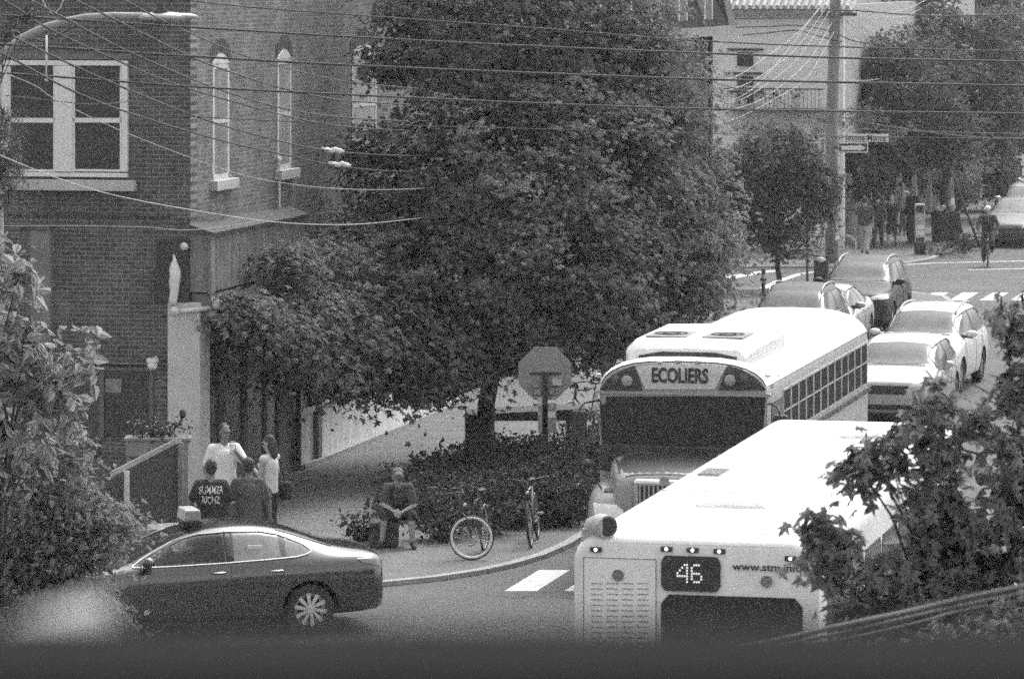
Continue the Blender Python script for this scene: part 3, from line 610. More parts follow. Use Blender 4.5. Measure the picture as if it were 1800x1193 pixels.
        b = MB(); b.ball(h_ + Vector((-.035, s * .2, .03)), (.065, .11, .06), 12); b.tube([h_ + Vector((.0, s * .02, -.03)), h_ + Vector((0, s * .22, -.05))], .025, 8); b.build('mirror_base', M['black'], mr, True)
        if rails:
            zr = 1.60 * fz; b = MB(); pl = [Vector((x * fx, s * .60 * fy, (bv.ray_cast(Vector((x * fx, s * .60 * fy, 3)), Vector((0, 0, -1)), 3)[0] or Vector((0, 0, zr))).z + (.05 if abs(x + .7) < .95 else 0))) for x in (.35, .2, -.2, -.7, -1.2, -1.55, -1.7)]; b.tube(pl, .02, 6); b.build('roof_rail', M['galv'] if split != 'dark' else M['dark'], T, True)
        # headlamps and tail lamps
        if kind == 'sedan': hl_ = ([(2.6, s * .86, .74), (2.6, s * .5, .70)], [(2.6, s * .86, .62), (2.6, s * .42, .62)])
        else: hl_ = ([(2.6, s * .88, .96), (2.6, s * .5, .9)], [(2.6, s * .88, .84), (2.6, s * .42, .82)])
        sc = lambda pl: [(x * fx, y * fy, z * fz) for x, y, z in pl]
        patch(bv, sc(hl_[0]), sc(hl_[1]), (-1, 0, 0), .012, 12, 5, .03, 'headlight', M['head'], T)
        z1, z2 = ((.98, .84) if kind == 'sedan' else (1.08, .82))
        patch(bv, sc([(-2.6, s * .80, z1), (-2.6, s * .40, z1)]), sc([(-2.6, s * .84, z2), (-2.6, s * .44, z2 + .02)]), (1, 0, 0), .012, 10, 5, .03, 'tail_light', M['tail'], T)
        if kind == 'sedan':
            patch(bv, sc([(-2.36, s, .99), (-2.02, s, .985)]), sc([(-2.42, s, .85), (-2.10, s, .93)]), (0, -s, 0), .010, 10, 5, .03, 'tail_light', M['tail'], T)
        for x in wx: wheel(T, x, s * (Wd / 2 - .125), wr_, s, rimm or M['steel'], spokes)
    sc = lambda pl: [(x * fx, y * fy, z * fz) for x, y, z in pl]
    dg = (-.75, 0, -.65)
    if kind == 'sedan': wt, wb_ = [(.22, -.55, 1.36), (.17, 0, 1.41), (.22, .55, 1.36)], [(.97, -.72, 1.0), (1.08, 0, 1.03), (.97, .72, 1.0)]
    else: wt, wb_ = [(.30, -.63, 1.58), (.25, 0, 1.62), (.30, .63, 1.58)], [(.90, -.76, 1.17), (1.02, 0, 1.19), (.90, .76, 1.17)]
    patch(bv, sc(wt), sc(wb_), dg, .008, 20, 10, .014, 'windshield', gm, T)
    if kind == 'sedan': rt, rb = [(-.98, -.52, 1.36), (-.98, .52, 1.36)], [(-1.72, -.6, 1.10), (-1.72, .6, 1.10)]; dr = (.5, 0, -.85)
    else: rt, rb = [(-1.84, -.52, 1.5), (-1.84, .52, 1.5)], [(-2.14, -.62, 1.2), (-2.14, .62, 1.2)]; dr = (1, 0, -.4)
    patch(bv, sc(rt), sc(rb), dr, .008, 16, 8, .014, 'rear_window', gm, T)
    if grille == 'slots':
        for k in range(7): y = (k - 3) * .135; patch(bv, sc([(2.6, y - .045, .90), (2.6, y + .045, .90)]), sc([(2.6, y - .045, .70), (2.6, y + .045, .70)]), (-1, 0, 0), .02, 4, 4, .03, 'grille_slot', M['signw'], T); patch(bv, sc([(2.6, y - .032, .88), (2.6, y + .032, .88)]), sc([(2.6, y - .032, .72), (2.6, y + .032, .72)]), (-1, 0, 0), .026, 4, 4, .03, 'grille_slot', M['black'], T)
    else:
        z1, z2 = (.60, .50) if kind == 'sedan' else (.84, .66)
        patch(bv, sc([(2.6, -.42, z1), (2.6, .42, z1)]), sc([(2.6, -.36, z2), (2.6, .36, z2)]), (-1, 0, 0), .012, 12, 4, .03, 'grille', M['black'], T)
    patch(bv, sc([(2.6, -.62, .44), (2.6, .62, .44)]), sc([(2.6, -.5, .33), (2.6, .5, .33)]), (-1, 0, 0), .012, 12, 4, .03, 'air_intake', M['black'], T)
    patch(bv, sc([(-2.6, -.26, .72), (-2.6, .26, .72)]), sc([(-2.6, -.26, .6), (-2.6, .26, .6)]), (1, 0, 0), .016, 6, 3, .03, 'plate', M['signw'], T)
    b, _ = patch(bv, sc([(1.0, -.6, 1.1), (1.0, .6, 1.1)]), sc([(1.07, -.6, 1.1), (1.09, .6, 1.1)]), (0, 0, -1), .004, 12, 3); b.build('cowl', M['black'], T)
    return T, bv
paint_t = mat('taxi_paint', .12, .2, .04, 2, coat=.6, metal=.85); paint_d = mat('dark_paint', .03, .4, .04, 2, spec=.35); paint_g = mat('silver_paint', .45, .3, .04, 2, metal=.6, coat=.6); paint_w = mat('white_car_paint', .72, .3, .03, 2, coat=.6); paint_l = mat('light_grey_paint', .5, .3, .03, 2, metal=.3, coat=.6)
# taxi crossing in front, heading left
TRZ = math.pi + R(16); Lt, Wt = 4.88, 1.84
wl_ = Vector((-1.38, .92, 0)); mm = Matrix.Rotation(TRZ, 3, 'Z'); tp = gnd(547, 1115); tp = tp - mm @ wl_
TX, tbv = car('taxi', 'dark grey sedan taxi with chrome window line and white roof sign crossing in front', 'taxi', 'sedan', tp, TRZ, Lt, Wt, 1.445, paint_t, glassm=M['glass'], trim='chrome', tunnel=True, rimm=mat('alloy', .82, .35, metal=.3))
b = MB(); b.box((-.15, -.42, .55), (.1, .42, 1.0)); 
for y in (.38, -.38):
    b.box((-.22, y - .22, .9), (-.10, y + .22, 1.22)); b.box((-.2, y - .12, 1.2), (-.1, y + .12, 1.34))
b.build('seat', M['fabric'], TX, False, .03)
b = MB(); b.torus((.42, .38, .98), .17, .015, 'X', 24, 6); b.build('steering_wheel', M['black'], TX)
b = MB(); b.box((-.98, .55, 1.0), (-.92, .7, 1.13)); b.box((-.75, .72, 1.0), (-.55, .75, 1.19)); b.box((-.60, .72, 1.0), (-.48, .75, 1.10)); b.build('notice', M['signw'], TX)
rs = thing('taxi_roof_sign', 'small white taxi roof sign with dark sides standing on the dark taxi roof', 'roof sign', (0, 0, 0)); 
top = tbv.ray_cast(Vector((.08, 0, 3)), Vector((0, 0, -1)), 4)[0]; rs.location = tp + mm @ top; rs.rotation_euler = (0, 0, TRZ)
b = MB(); b.box((-.11, -.17, -.01), (.11, .17, .05)); b.box((-.14, -.22, .04), (.14, .22, .08)); b.build('base', M['black'], rs, False, .01)
b = MB(); b.prism([(-.12, -.26, .08), (.12, -.26, .08), (.10, -.24, .23), (-.10, -.24, .23)], (0, .48, 0)); b.build('lamp_box', M['lamp'], rs, False, .015)
b = MB(); b.box((-.1, .225, .1), (.1, .236, .2)); b.box((-.118, -.2, .1), (-.112, .18, .19)); b.build('panel', M['sign'], rs)
b = MB(); b.tube([(-.55, .2, top.z + .0), (-.6, .2, top.z + .10)], .006); b.build('aerial', M['black'], TX)

def streetpos(px_c, Yf, L):      # car whose front bumper centre is seen at px_c, heading toward the camera
    X = (px_c - 900) * Yf / F; d = Vector((math.cos(TOWARD), math.sin(TOWARD), 0)); return Vector((X, Yf, 0)) - d * (L / 2)
car('white_suv', 'white tall car with dark wheel arches waiting behind in the lane right of the buses', 'car', 'suv', streetpos(1609, 90.8, 4.65), TOWARD - R(2), 4.65, 1.86, 1.70, paint_w, rails=True)
car('silver_car', 'light silver hatchback with broad grille directly behind the school bus', 'car', 'suv', streetpos(1560, 85.0, 4.3), TOWARD, 4.4, 1.83, 1.53, paint_l, trim='black')
car('dark_suv', 'black four wheel drive with white seven slot grille parked at the kerb', 'car', 'suv', streetpos(1496, 106.2, 4.4), TOWARD, 4.4, 1.84, 1.72, paint_d, rails=True, grille='slots')
car('dark_suv', 'dark car with roof rails of which only the windscreen shows above the school bus roof', 'car', 'suv', streetpos(1373, 95.8, 4.4), TOWARD, 4.4, 1.84, 1.78, paint_d, rails=True)
car('silver_car', 'silver sedan parked between the dark roof railed car and the black one', 'car', 'sedan', streetpos(1424, 100.6, 4.5), TOWARD, 4.5, 1.8, 1.46, paint_g)
g = 'cars parked along the far kerb'
car('parked_car', 'dark sedan nearest in the row parked beyond the crossing beside the cyclist', 'car', 'sedan', streetpos(1772, 139.5, 4.6), TOWARD, 4.6, 1.82, 1.50, mat('mid_paint', .12, .35, coat=.2), group=g)
car('parked_car', 'second light car in the far parked row', 'car', 'suv', streetpos(1798, 146.5, 4.4), TOWARD, 4.4, 1.8, 1.62, paint_g, group=g)
car('parked_car', 'third white car in the far parked row', 'car', 'sedan', streetpos(1818, 153, 4.5), TOWARD, 4.5, 1.8, 1.48, paint_w, group=g)
car('parked_car', 'fourth car at the far end of the parked row', 'car', 'suv', streetpos(1832, 159.5, 4.4), TOWARD, 4.4, 1.8, 1.6, paint_g, group=g)

def rring(w_, z0, z1, r, n=6, rb=.08):
    o = []
    for (cy, cz, a0, rr) in ((w_ - rb, z0 + rb, -90, rb), (w_ - r, z1 - r, 0, r), (-w_ + r, z1 - r, 90, r), (-w_ + rb, z0 + rb, 180, rb)):
        for k in range(n + 1): a = R(a0 + 90 * k / n); o.append((cy + rr * math.cos(a), cz + rr * math.sin(a)))
    return o
def rrect_patch(bvh, c, hw, hh, d, r, axis, off, name, m, parent):
    """rounded rectangle laid on the body; c centre, axis 'x' for rear/front faces"""
    n = 18; top = []; bot = []
    for k in range(n + 1):
        y = -hw + 2 * hw * k / n; e = max(0, abs(y) - (hw - r)); z = hh - r + math.sqrt(max(r * r - e * e, 0)); top.append((c[0], c[1] + y, c[2] + z) if axis == 'x' else (c[0] + y, c[1], c[2] + z)); bot.append((c[0], c[1] + y, c[2] - z) if axis == 'x' else (c[0] + y, c[1], c[2] - z))
    b = MB(); d = Vector(d).normalized(); f = []; 
    def pr(p): q = bvh.ray_cast(Vector(p) - d * 1.5, d, 3.5)[0] or Vector(p); return q - d * off
    g_ = [pr(p) for p in top] + [pr(p) for p in bot]; N = n + 1
    g2 = [p + d * .02 for p in g_]
    for k in range(n): f += [[k, k + 1, N + k + 1, N + k], [k, k + 1, 2 * N + k + 1, 2 * N + k], [N + k, N + k + 1, 3 * N + k + 1, 3 * N + k]]
    f += [[0, N, 3 * N, 2 * N], [n, N + n, 3 * N + n, 2 * N + n]]
    b.add(g_ + g2, f); return b.build(name, m, parent)
# ---------------- city bus seen from behind
SX = (1219 - 900) * 44.8 / F
CB = thing('city_bus', 'white city bus seen from behind with 46 number display and dark rear window', 'bus', (SX, 44.8, 0), AWAY)
secs = [(0, rring(1.20, .42, 2.90, .22)), (.015, rring(1.235, .38, 2.96, .26)), (.08, rring(1.265, .34, 3.01, .28)), (.25, rring(1.275, .32, 3.03, .28)), (11.7, rring(1.275, .32, 3.03, .28)), (11.95, rring(1.24, .36, 2.98, .28)), (12.0, rring(1.18, .42, 2.9, .25))]
me = loft(secs).mesh('body'); 
for p in me.polygons: p.use_smooth = True
me.set_sharp_from_angle(angle=R(40)); mobj('body', me, M['buswhite'], CB); cbv = bvh_of(me)
def bp(px, py):     # pixel on the rear plane -> local y, z
    o = Vector((SX, 44.8, 0)); n = Vector((math.cos(AWAY), math.sin(AWAY), 0)); p = hit(px, py, o, n) - o; return p.dot(Vector((-n.y, n.x, 0))), p.z
def brect(x0, y0, x1, y1, r, off, name, m, parent=CB):
    a = bp(x0, y0); c = bp(x1, y1); return rrect_patch(cbv, (0, (a[0] + c[0]) / 2, (a[1] + c[1]) / 2), abs(a[0] - c[0]) / 2, abs(a[1] - c[1]) / 2, (1, 0, 0), r, 'x', off, name, m, parent)
brect(1008, 950, 1440, 1300, .1, .004, 'rear_panel', M['busrear'])
pan = brect(1026, 978, 1154, 1180, .02, .012, 'engine_panel', M['busrear'])
b = MB()
for r_ in range(15):
    for c_ in range(4):
        a = bp(1040 + c_ * 27, 1024 + r_ * 9.5); b.box((-.020, a[0] - .115, a[1] - .0045), (-.010, a[0], a[1] + .0045))
b.build('louvre', mat('louvre_shadow', .33, .6), pan)
b = MB(); a = bp(1026, 978); c = bp(1154, 1180)
for q in ((a[0], c[0], a[1], a[1] - .006), (a[0], c[0], c[1], c[1] - .006)): b.box((-.016, q[1], q[3]), (-.008, q[0], q[2]))
b.box((-.016, a[0] - .006, c[1]), (-.008, a[0], a[1])); b.box((-.016, c[0], c[1]), (-.008, c[0] + .006, a[1])); b.build('panel_seam', M['dark'], pan)
brect(1163, 975, 1267, 1040, .06, .03, 'number_display', M['signb'])
wd = brect(1163, 1043, 1411, 1215, .09, .03, 'rear_window', M['bglass'])
# digits as lamp dots
DG = {'4': ['00011', '00101', '01001', '10001', '11111', '00001', '00001'], '6': ['01110', '10000', '10000', '11110', '10001', '10001', '01110']}
a0 = bp(1191, 989); a1 = bp(1237, 1022); pw = (a0[0] - a1[0]) / 11; ph = (a0[1] - a1[1]) / 6.4
for k, ch in enumerate('46'):
    b = MB()
    for r_, row in enumerate(DG[ch]):
        for c_, t in enumerate(row):
            if t == '1': y = a0[0] - (k * 6 + c_) * pw; z = a0[1] - r_ * ph; b.box((-.052, y - pw * .7, z - ph * .66), (-.046, y, z))
    b.build('digit', mat('display_digits', .7, .5, emit=.25), CB)
# rear face local frame: x right in picture = -y
def btext(s, x0, y0, x1, y1, m, off=-.028, bold=.0):
    a = bp(x0, y0); c = bp(x1, y1); hgt = a[1] - c[1]
    return text(s, hgt * 1.25, m, CB, plane_m((off, (a[0] + c[0]) / 2, (a[1] + c[1]) / 2), (0, -1, 0), (0, 0, 1)), maxw=a[0] - c[0], bold=bold)
btext('www.stm.info', 1288, 987, 1411, 1006, M['black'], bold=.002)
for px, py in ((1048, 965), (1172, 964), (1218, 966), (1265, 968), (1390, 981)):
    a = bp(px, py); h_ = cbv.ray_cast(Vector((-2, a[0], a[1])), Vector((1, 0, 0)), 4)[0]
    b = MB(); b.box((h_.x - .03, a[0] - .06, a[1] - .026), (h_.x + .05, a[0] + .06, a[1] + .026)); ml = b.build('marker_light', M['black'], CB, False, .008); b = MB(); b.ball((h_.x - .03, a[0], a[1]), .017, 8); b.build('bulb', M['lit'], ml, True)
for px, py in ((1087, 1010), (1348, 1021)):
    a = bp(px, py); b = MB(); b.tube([(-.03, a[0], a[1]), (.03, a[0], a[1])], .058, 24); b.torus((-.03, a[0], a[1]), .055, .006, 'X', 24, 5); b.build('round_light', M['red'], CB)
for py in (1240, 1290, 1340):
    for px in (1040, 1400): a = bp(px, py); b = MB(); b.tube([(-.05, a[0], a[1]), (.03, a[0], a[1])], .07, 20); b.build('tail_light', M['red'], CB)
b = MB(); b.box((-.12, -1.2, .35), (.05, 1.2, .6)); b.build('bumper', M['black'], CB, False, .03)
b = MB(); p = bp(1040, 940); b.tube([(.28, p[0] - .0, 3.0), (.2, p[0], 3.06), (.1, p[0] - .08, 3.1), (-.0, p[0] - .17, 3.10)], [.125, .125, .12, .115], 20); b.box((.08, p[0] - .1, 2.93), (.36, p[0] + .12, 3.06)); ex = b.build('exhaust', mat('exhaust_metal', .42, .5, .2, 6), CB, True); ex.data.set_sharp_from_angle(angle=R(40))
b = MB(); b.tube([(-.004, p[0] - .174, 3.10), (.0, p[0] - .171, 3.10)], .10, 20); b.build('exhaust_mouth', M['black'], ex)
# roof
b = MB(); b.add([(3.9, -.95, 3.02), (3.9, .95, 3.02), (4.5, .9, 3.09), (4.5, -.9, 3.09), (10.9, .9, 3.09), (10.9, -.9, 3.09), (11.3, .95, 3.02), (11.3, -.95, 3.02)], [(0, 3, 2, 1), (3, 5, 4, 2), (5, 7, 6, 4), (0, 1, 6, 7), (0, 7, 5, 3), (1, 2, 4, 6)]); b.build('roof_housing', M['buswhite'], CB)
for y in (.72, -.72): b = MB(); b.box((4.75, y - .13, 3.085), (5.45, y + .13, 3.10)); [b.box((4.78 + k * .08, y - .12, 3.10), (4.82 + k * .08, y + .12, 3.115)) for k in range(8)]; b.build('roof_vent', mat('vent_mesh', .3, .6), CB)
for x, y in ((2.7, .05), (9.4, -.45)): b = MB(); b.box((x - .3, y - .38, 3.02), (x + .3, y + .38, 3.07 if x < 4 else 3.115)); b.tube([(x - .32, y - .32, 3.085 if x < 4 else 3.125), (x - .32, y + .32, 3.085 if x < 4 else 3.125)], .013); b.build('roof_hatch', M['buswhite'], CB, False, .02)
for x in (.3, 3.8, 7.5): b = MB(); b.box((x, -1.1, 3.029), (x + .02, 1.1, 3.034)); b.build('roof_seam', mat('seam', .25, .6), CB)
for s in (1, -1):
    for k in range(8):
        o = rrect_patch(cbv, (1.3 + k * 1.32, s, 2.0), .6, .5, (0, -s, 0), .08, 'y', .01, 'side_window', M['bglass'], CB)
    b = MB(); b.box((.4, s * 1.277 - .01, .5), (11.5, s * 1.277 + .01, .62)); b.build('skirt_stripe', M['dark'], CB)
    for x in (2.6, 9.2): wheel(CB, x, s * 1.12, .48, s, M['steel'], 8, .28)
    b = MB(); b.tube([(11.9, s * 1.2, 2.7), (12.2, s * 1.45, 2.6)], .02); b.ball((12.2, s * 1.48, 2.4), (.05, .1, .22)); b.build('mirror', M['black'], CB)

# ---------------- school bus heading toward the camera
BY = 63.1; BX = (1201 - 900) * BY / F
SB = thing('school_bus', 'school bus with ECOLIERS header and black windscreen standing at the kerb', 'bus', (BX, BY, 0), TOWARD)
def sring(hw, z0, zs, zc, n=14):
    o = [(hw, z0 + .05), (hw, zs)]
    for k in range(1, n): a = math.pi * k / n; o.append((hw * abs(math.cos(a)) ** .62 * (1 if math.cos(a) > 0 else -1), zs + (zc - zs) * math.sin(a) ** .9))
    return o + [(-hw, zs), (-hw, z0 + .05), (-hw + .05, z0), (hw - .05, z0)]
secs = [(.03, sring(1.18, .5, 2.66, 3.08)), (.01, sring(1.225, .46, 2.70, 3.16)), (-.12, sring(1.25, .44, 2.72, 3.21)), (-1.0, sring(1.25, .44, 2.72, 3.22)), (-9.7, sring(1.25, .44, 2.72, 3.22)), (-10.0, sring(1.22, .46, 2.68, 3.17)), (-10.1, sring(1.12, .5, 2.6, 3.05))]
me = loft(secs).mesh('body')
for p in me.polygons: p.use_smooth = True
me.set_sharp_from_angle(angle=R(40)); mobj('body', me, M['yellow'], SB); sbv = bvh_of(me)
# white roof shell
secs2 = [(-.02, [(y * 1.0, z) for y, z in sring(1.235, .46, 2.72, 3.185)[2:15]]), (-.13, [(y, z) for y, z in sring(1.262, .44, 2.735, 3.225)[2:15]]), (-9.7, sring(1.262, .44, 2.735, 3.235)[2:15]), (-10.02, sring(1.23, .46, 2.69, 3.185)[2:15])]
b = MB(); n = 13
for x, rg in secs2: b.v += [Vector((x, y, z + .006)) for y, z in rg]
for i in range(3):
    for j in range(n - 1): b.f.append([i * n + j, i * n + j + 1, (i + 1) * n + j + 1, (i + 1) * n + j])
b.build('roof', M['busroof'], SB, True)
def fp(px, py, x=0.0):
    o = Vector((BX, BY, 0)); n = Vector((math.cos(TOWARD), math.sin(TOWARD), 0)); q = o + n * x; p = hit(px, py, q, n) - o; return p.dot(Vector((-n.y, n.x, 0))), p.z
def fpatch(tp_, bt, off, name, m, parent=SB, nu=16, nv=6):
    T_ = [(0,) + fp(*p) for p in tp_]; B_ = [(0,) + fp(*p) for p in bt]; return patch(sbv, T_, B_, (-1, 0, 0), off, nu, nv, .03, name, m, parent)[0]
fpatch([(1054, 696), (1347, 696)], [(1060, 786), (1340, 782)], .02, 'windshield', M['bglass'])
b = MB(); a = fp(1046, 688); c = fp(1356, 688); b.box((-.05, a[0], a[1] - .02), (.06, c[0], a[1] + .02)); b.build('visor_rail', M['yellow'], SB)
hp = fpatch([(1118, 645), (1160, 640), (1200, 639), (1240, 641), (1277, 645)], [(1136, 683), (1258, 683)], .03, 'header_panel', M['lamp'])
a = fp(1147, 646); c = fp(1246, 675); text('ECOLIERS', (a[1] - c[1]) * 1.32, M['black'], SB, plane_m((.075, (a[0] + c[0]) / 2, (a[1] + c[1]) / 2), (0, 1, 0), (0, 0, 1)), maxw=c[0] - a[0], bold=.009)
for q in ([(1056, 682), (1068, 666), (1090, 651), (1117, 642)], [(1280, 642), (1305, 649), (1330, 664), (1346, 682)]):
    bt = [(q[0][0], 685), (q[-1][0] + (13 if q[0][0] < 1100 else 0), 685)] if q[0][0] < 1100 else [(1264, 685), (1348, 685)]
    fpatch(q, bt, .04, 'lamp_panel', M['black'])
for px, py, r_ in ((1104, 668, .085), (1084, 665, .06), (1285, 667, .085), (1309, 664, .06)):
    a = fp(px, py); b = MB(); b.tube([(.02, a[0], a[1]), (.09, a[0], a[1])], r_ + .015, 20); L_ = b.build('warning_lamp', M['dark'], SB); b = MB(); b.ball((.08, a[0], a[1]), (.035, r_, r_), 14); b.build('lens', mat('lens_%d' % (r_ * 100), .35 if r_ > .07 else .1, .25), L_, True)
for px, py in ((1160, 636), (1193, 634), (1228, 635), (1350, 660), (1052, 658)):
    a = fp(px, py); b = MB(); b.ball((.02, a[0], a[1]), (.05, .05, .025), 8); b.build('marker_light', M['lamp'], SB, True)
# hood, grille, fenders
hx = 1.35
hs = []
for x, hw_, zt, zb in ((.0, 1.06, 1.90, .7), (.5, 1.0, 1.86, .7), (1.0, .86, 1.78, .7), (1.25, .76, 1.70, .7), (1.36, .68, 1.6, .72)):
    hs.append((x, [(hw_, zb), (hw_, zt - .16), (hw_ - .06, zt - .06), (hw_ - .2, zt), (0, zt + .03), (-hw_ + .2, zt), (-hw_ + .06, zt - .06), (-hw_, zt - .16), (-hw_, zb)]))
hb = loft(hs).build('hood', M['yellow'], SB, False, 0, 2)
for p in hb.data.polygons: p.use_smooth = True
hbv = bvh_of(hb.data)
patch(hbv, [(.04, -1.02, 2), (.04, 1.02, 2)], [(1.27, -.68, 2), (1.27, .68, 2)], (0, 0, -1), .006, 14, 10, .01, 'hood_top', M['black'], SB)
b = MB(); b.box((1.30, -.46, .95), (1.42, .46, 1.64)); gr = b.build('grille', M['chrome'], SB, False, .05)
b = MB(); b.box((1.42, -.38, 1.0), (1.43, .38, 1.56)); b.build('grille_mesh', M['black'], gr)
b = MB()
for k in range(12): y = -.36 + k * .065; b.box((1.43, y, 1.0), (1.445, y + .022, 1.56))
b.build('grille_bar', M['galv'], gr)
b = MB(); b.tube([(1.42, 0, 1.63), (1.45, 0, 1.63)], .07, 24); b.build('badge', M['galv'], gr)
for s in (1, -1):
    fs = []
    for x, y0_, y1_, zt in ((.05, .9, 1.2, 1.50), (.35, .85, 1.24, 1.52), (.8, .75, 1.24, 1.50), (1.15, .6, 1.18, 1.38), (1.32, .5, 1.02, 1.2), (1.38, .48, .9, 1.0)):
        ring = [(y0_, .62), (y0_, zt - .08), (y0_ + .1, zt + .02), (y1_ - .12, zt), (y1_, zt - .14), (y1_, .62)]; fs.append((x, [(s * y, z) for y, z in ring]))
    fe = loft(fs).build('fender', M['yellow'], SB, True, 0, 2); fbv = bvh_of(fe.data)
    patch(fbv, [(1.0, s * .62, 1.26), (1.0, s * 1.08, 1.26)], [(1.0, s * .60, 1.08), (1.0, s * 1.02, 1.08)], (-1, 0, 0), .02, 10, 6, .03, 'headlight', M['head'], fe)
    patch(fbv, [(1.0, s * .7, 1.5), (1.0, s * .95, 1.46)], [(1.0, s * .72, 1.36), (1.0, s * .95, 1.36)], (-1, 0, -.8), .02, 6, 4, .03, 'turn_lamp', M['black'], fe)
    for x in (.55, -7.2): wheel(SB, x, s * 1.08, .48, s, M['steel'], 8, .28)
    # mirrors on arms
    b = MB(); b.tube([(-.05, s * 1.24, 2.60), (.2, s * 1.42, 2.58), (.3, s * 1.46, 2.5), (.3, s * 1.46, 1.9), (.0, s * 1.25, 1.85)], .016, 6); mr = b.build('mirror_arm', M['black'], SB, True); b = MB(); b.box((.26, s * 1.36, 2.05), (.34, s * 1.58, 2.48)); b.build('mirror', M['black'], mr, False, .03)
    b = MB(); b.tube([(.9, s * .95, 1.35), (1.15, s * 1.18, 1.75)], .012, 6); b.ball((1.15, s * 1.18, 1.80), (.06, .08, .08), 12); b.build('cross_mirror', M['black'], SB, True)
b = MB(); b.box((1.34, -1.18, .45), (1.5, 1.18, .78)); b.build('bumper', M['black'], SB, False, .03)
b = MB(); b.tube([(.06, -.9, 2.02), (.09, -.1, 2.05)], .01); b.tube([(.06, .1, 2.02), (.09, .9, 2.05)], .01); b.build('wiper', M['black'], SB)
q = fp(1057, 808, .2); text('52', .17, M['black'], SB, plane_m((.155, -1.12, 1.78), (0, 1, 0), (0, 0, 1)), bold=.004)
b = MB(); b.box((.0, -1.2, 1.6), (.15, 1.2, 1.985)); b.build('cowl', M['black'], SB, False, .03)
# side windows on both sides
for s in (1, -1):
    y = s * 1.25
    for k in range(12):
        x1 = -1.22 - k * .705; x0 = x1 - .66
        b = MB(); b.box((x0 - .012, y - .02, 2.0), (x0 + .028, y + s * .012 if s > 0 else y + .02, 2.70) if s > 0 else (x0 + .028, y + .02, 2.70))
        b = MB(); q0, q1 = (y - .02, y + .014) if s > 0 else (y - .014, y + .02)
        b.box((x0, q0, 2.0), (x0 + .035, q1, 2.70)); b.box((x1 - .035, q0, 2.0), (x1, q1, 2.70)); b.box((x0 + .035, q0, 2.0), (x1 - .035, q1, 2.03)); b.box((x0 + .035, q0, 2.67), (x1 - .035, q1, 2.70)); b.box((x0 + .035, q0, 2.36), (x1 - .035, q1, 2.385))
        wf = b.build('window', M['galv'], SB); b = MB(); b.box((x0 + .035, min(y + s * .003, y + s * .007), 2.03), (x1 - .035, max(y + s * .003, y + s * .007), 2.67)); b.build('pane', mat('bus_side_glass', .035, .8, spec=.05), wf)
    wf = MB(); q0, q1 = sorted((y + s * .002, y + s * .012)); wf.box((-1.12, q0, 1.3), (-.2, q1, 2.6)); wf.build('driver_window' if s > 0 else 'entry_door', M['sglass'], SB)
    for z in (1.90, 1.28, .85): b = MB(); q0, q1 = sorted((y, y + s * .022)); b.box((-10.0, q0, z - .045), (-.2, q1, z + .045)); b.build('rub_rail', M['black'], SB, False, .008)
b = MB(); 
for x in (-1.0, -4.6): b.ball((x, 1.2, 2.9), (.06, .03, .03), 8)
b.build('marker_light', M['black'], SB)
for k in range(3): b = MB(); b.box((-.45, 1.16 + k * .008, 2.83 - k * .03), (-.2, 1.24, 2.845 - k * .03)); b.build('air_slot', M['black'], SB)
# roof unit
us = []
for x, hw_, zt in ((-.35, .86, 3.32), (-.45, .93, 3.40), (-.7, .95, 3.44), (-3.2, .95, 3.46), (-3.5, .9, 3.40), (-3.7, .8, 3.3)):
    us.append((x, [(hw_, 3.0), (hw_, zt - .12), (hw_ - .12, zt), (0, zt + .02), (-hw_ + .12, zt), (-hw_, zt - .12), (-hw_, 3.0)]))
ub = loft(us).build('roof_unit', M['busroof'], SB, True); ub.data.set_sharp_from_angle(angle=R(35)); ubv = bvh_of(ub.data)
patch(ubv, [(0, -.72, 3.23), (0, -.4, 3.29), (0, .4, 3.29), (0, .72, 3.23)], [(0, -.72, 3.16), (0, 0, 3.22), (0, .72, 3.16)], (-1, 0, 0), .01, 14, 4, .02, 'air_intake', M['black'], ub)
for y in (-.42, .42):
    b = MB(); b.box((-1.75, y - .3, 3.455), (-.85, y + .3, 3.475)); rg_ = b.build('fan_grille', mat('fan_cover', .24, .6), ub)
    b = MB(); [b.tube([(-1.3 + .04 * k * math.cos(0), y, 3.48), (-1.3 + .04 * k, y + .001, 3.481)], .001, 3) for k in range(1)]; b.torus((-1.3, y, 3.478), .24, .012, 'Z', 24, 5); b.torus((-1.3, y, 3.478), .13, .01, 'Z', 24, 5); b.build('fan_ring', M['black'], rg_)
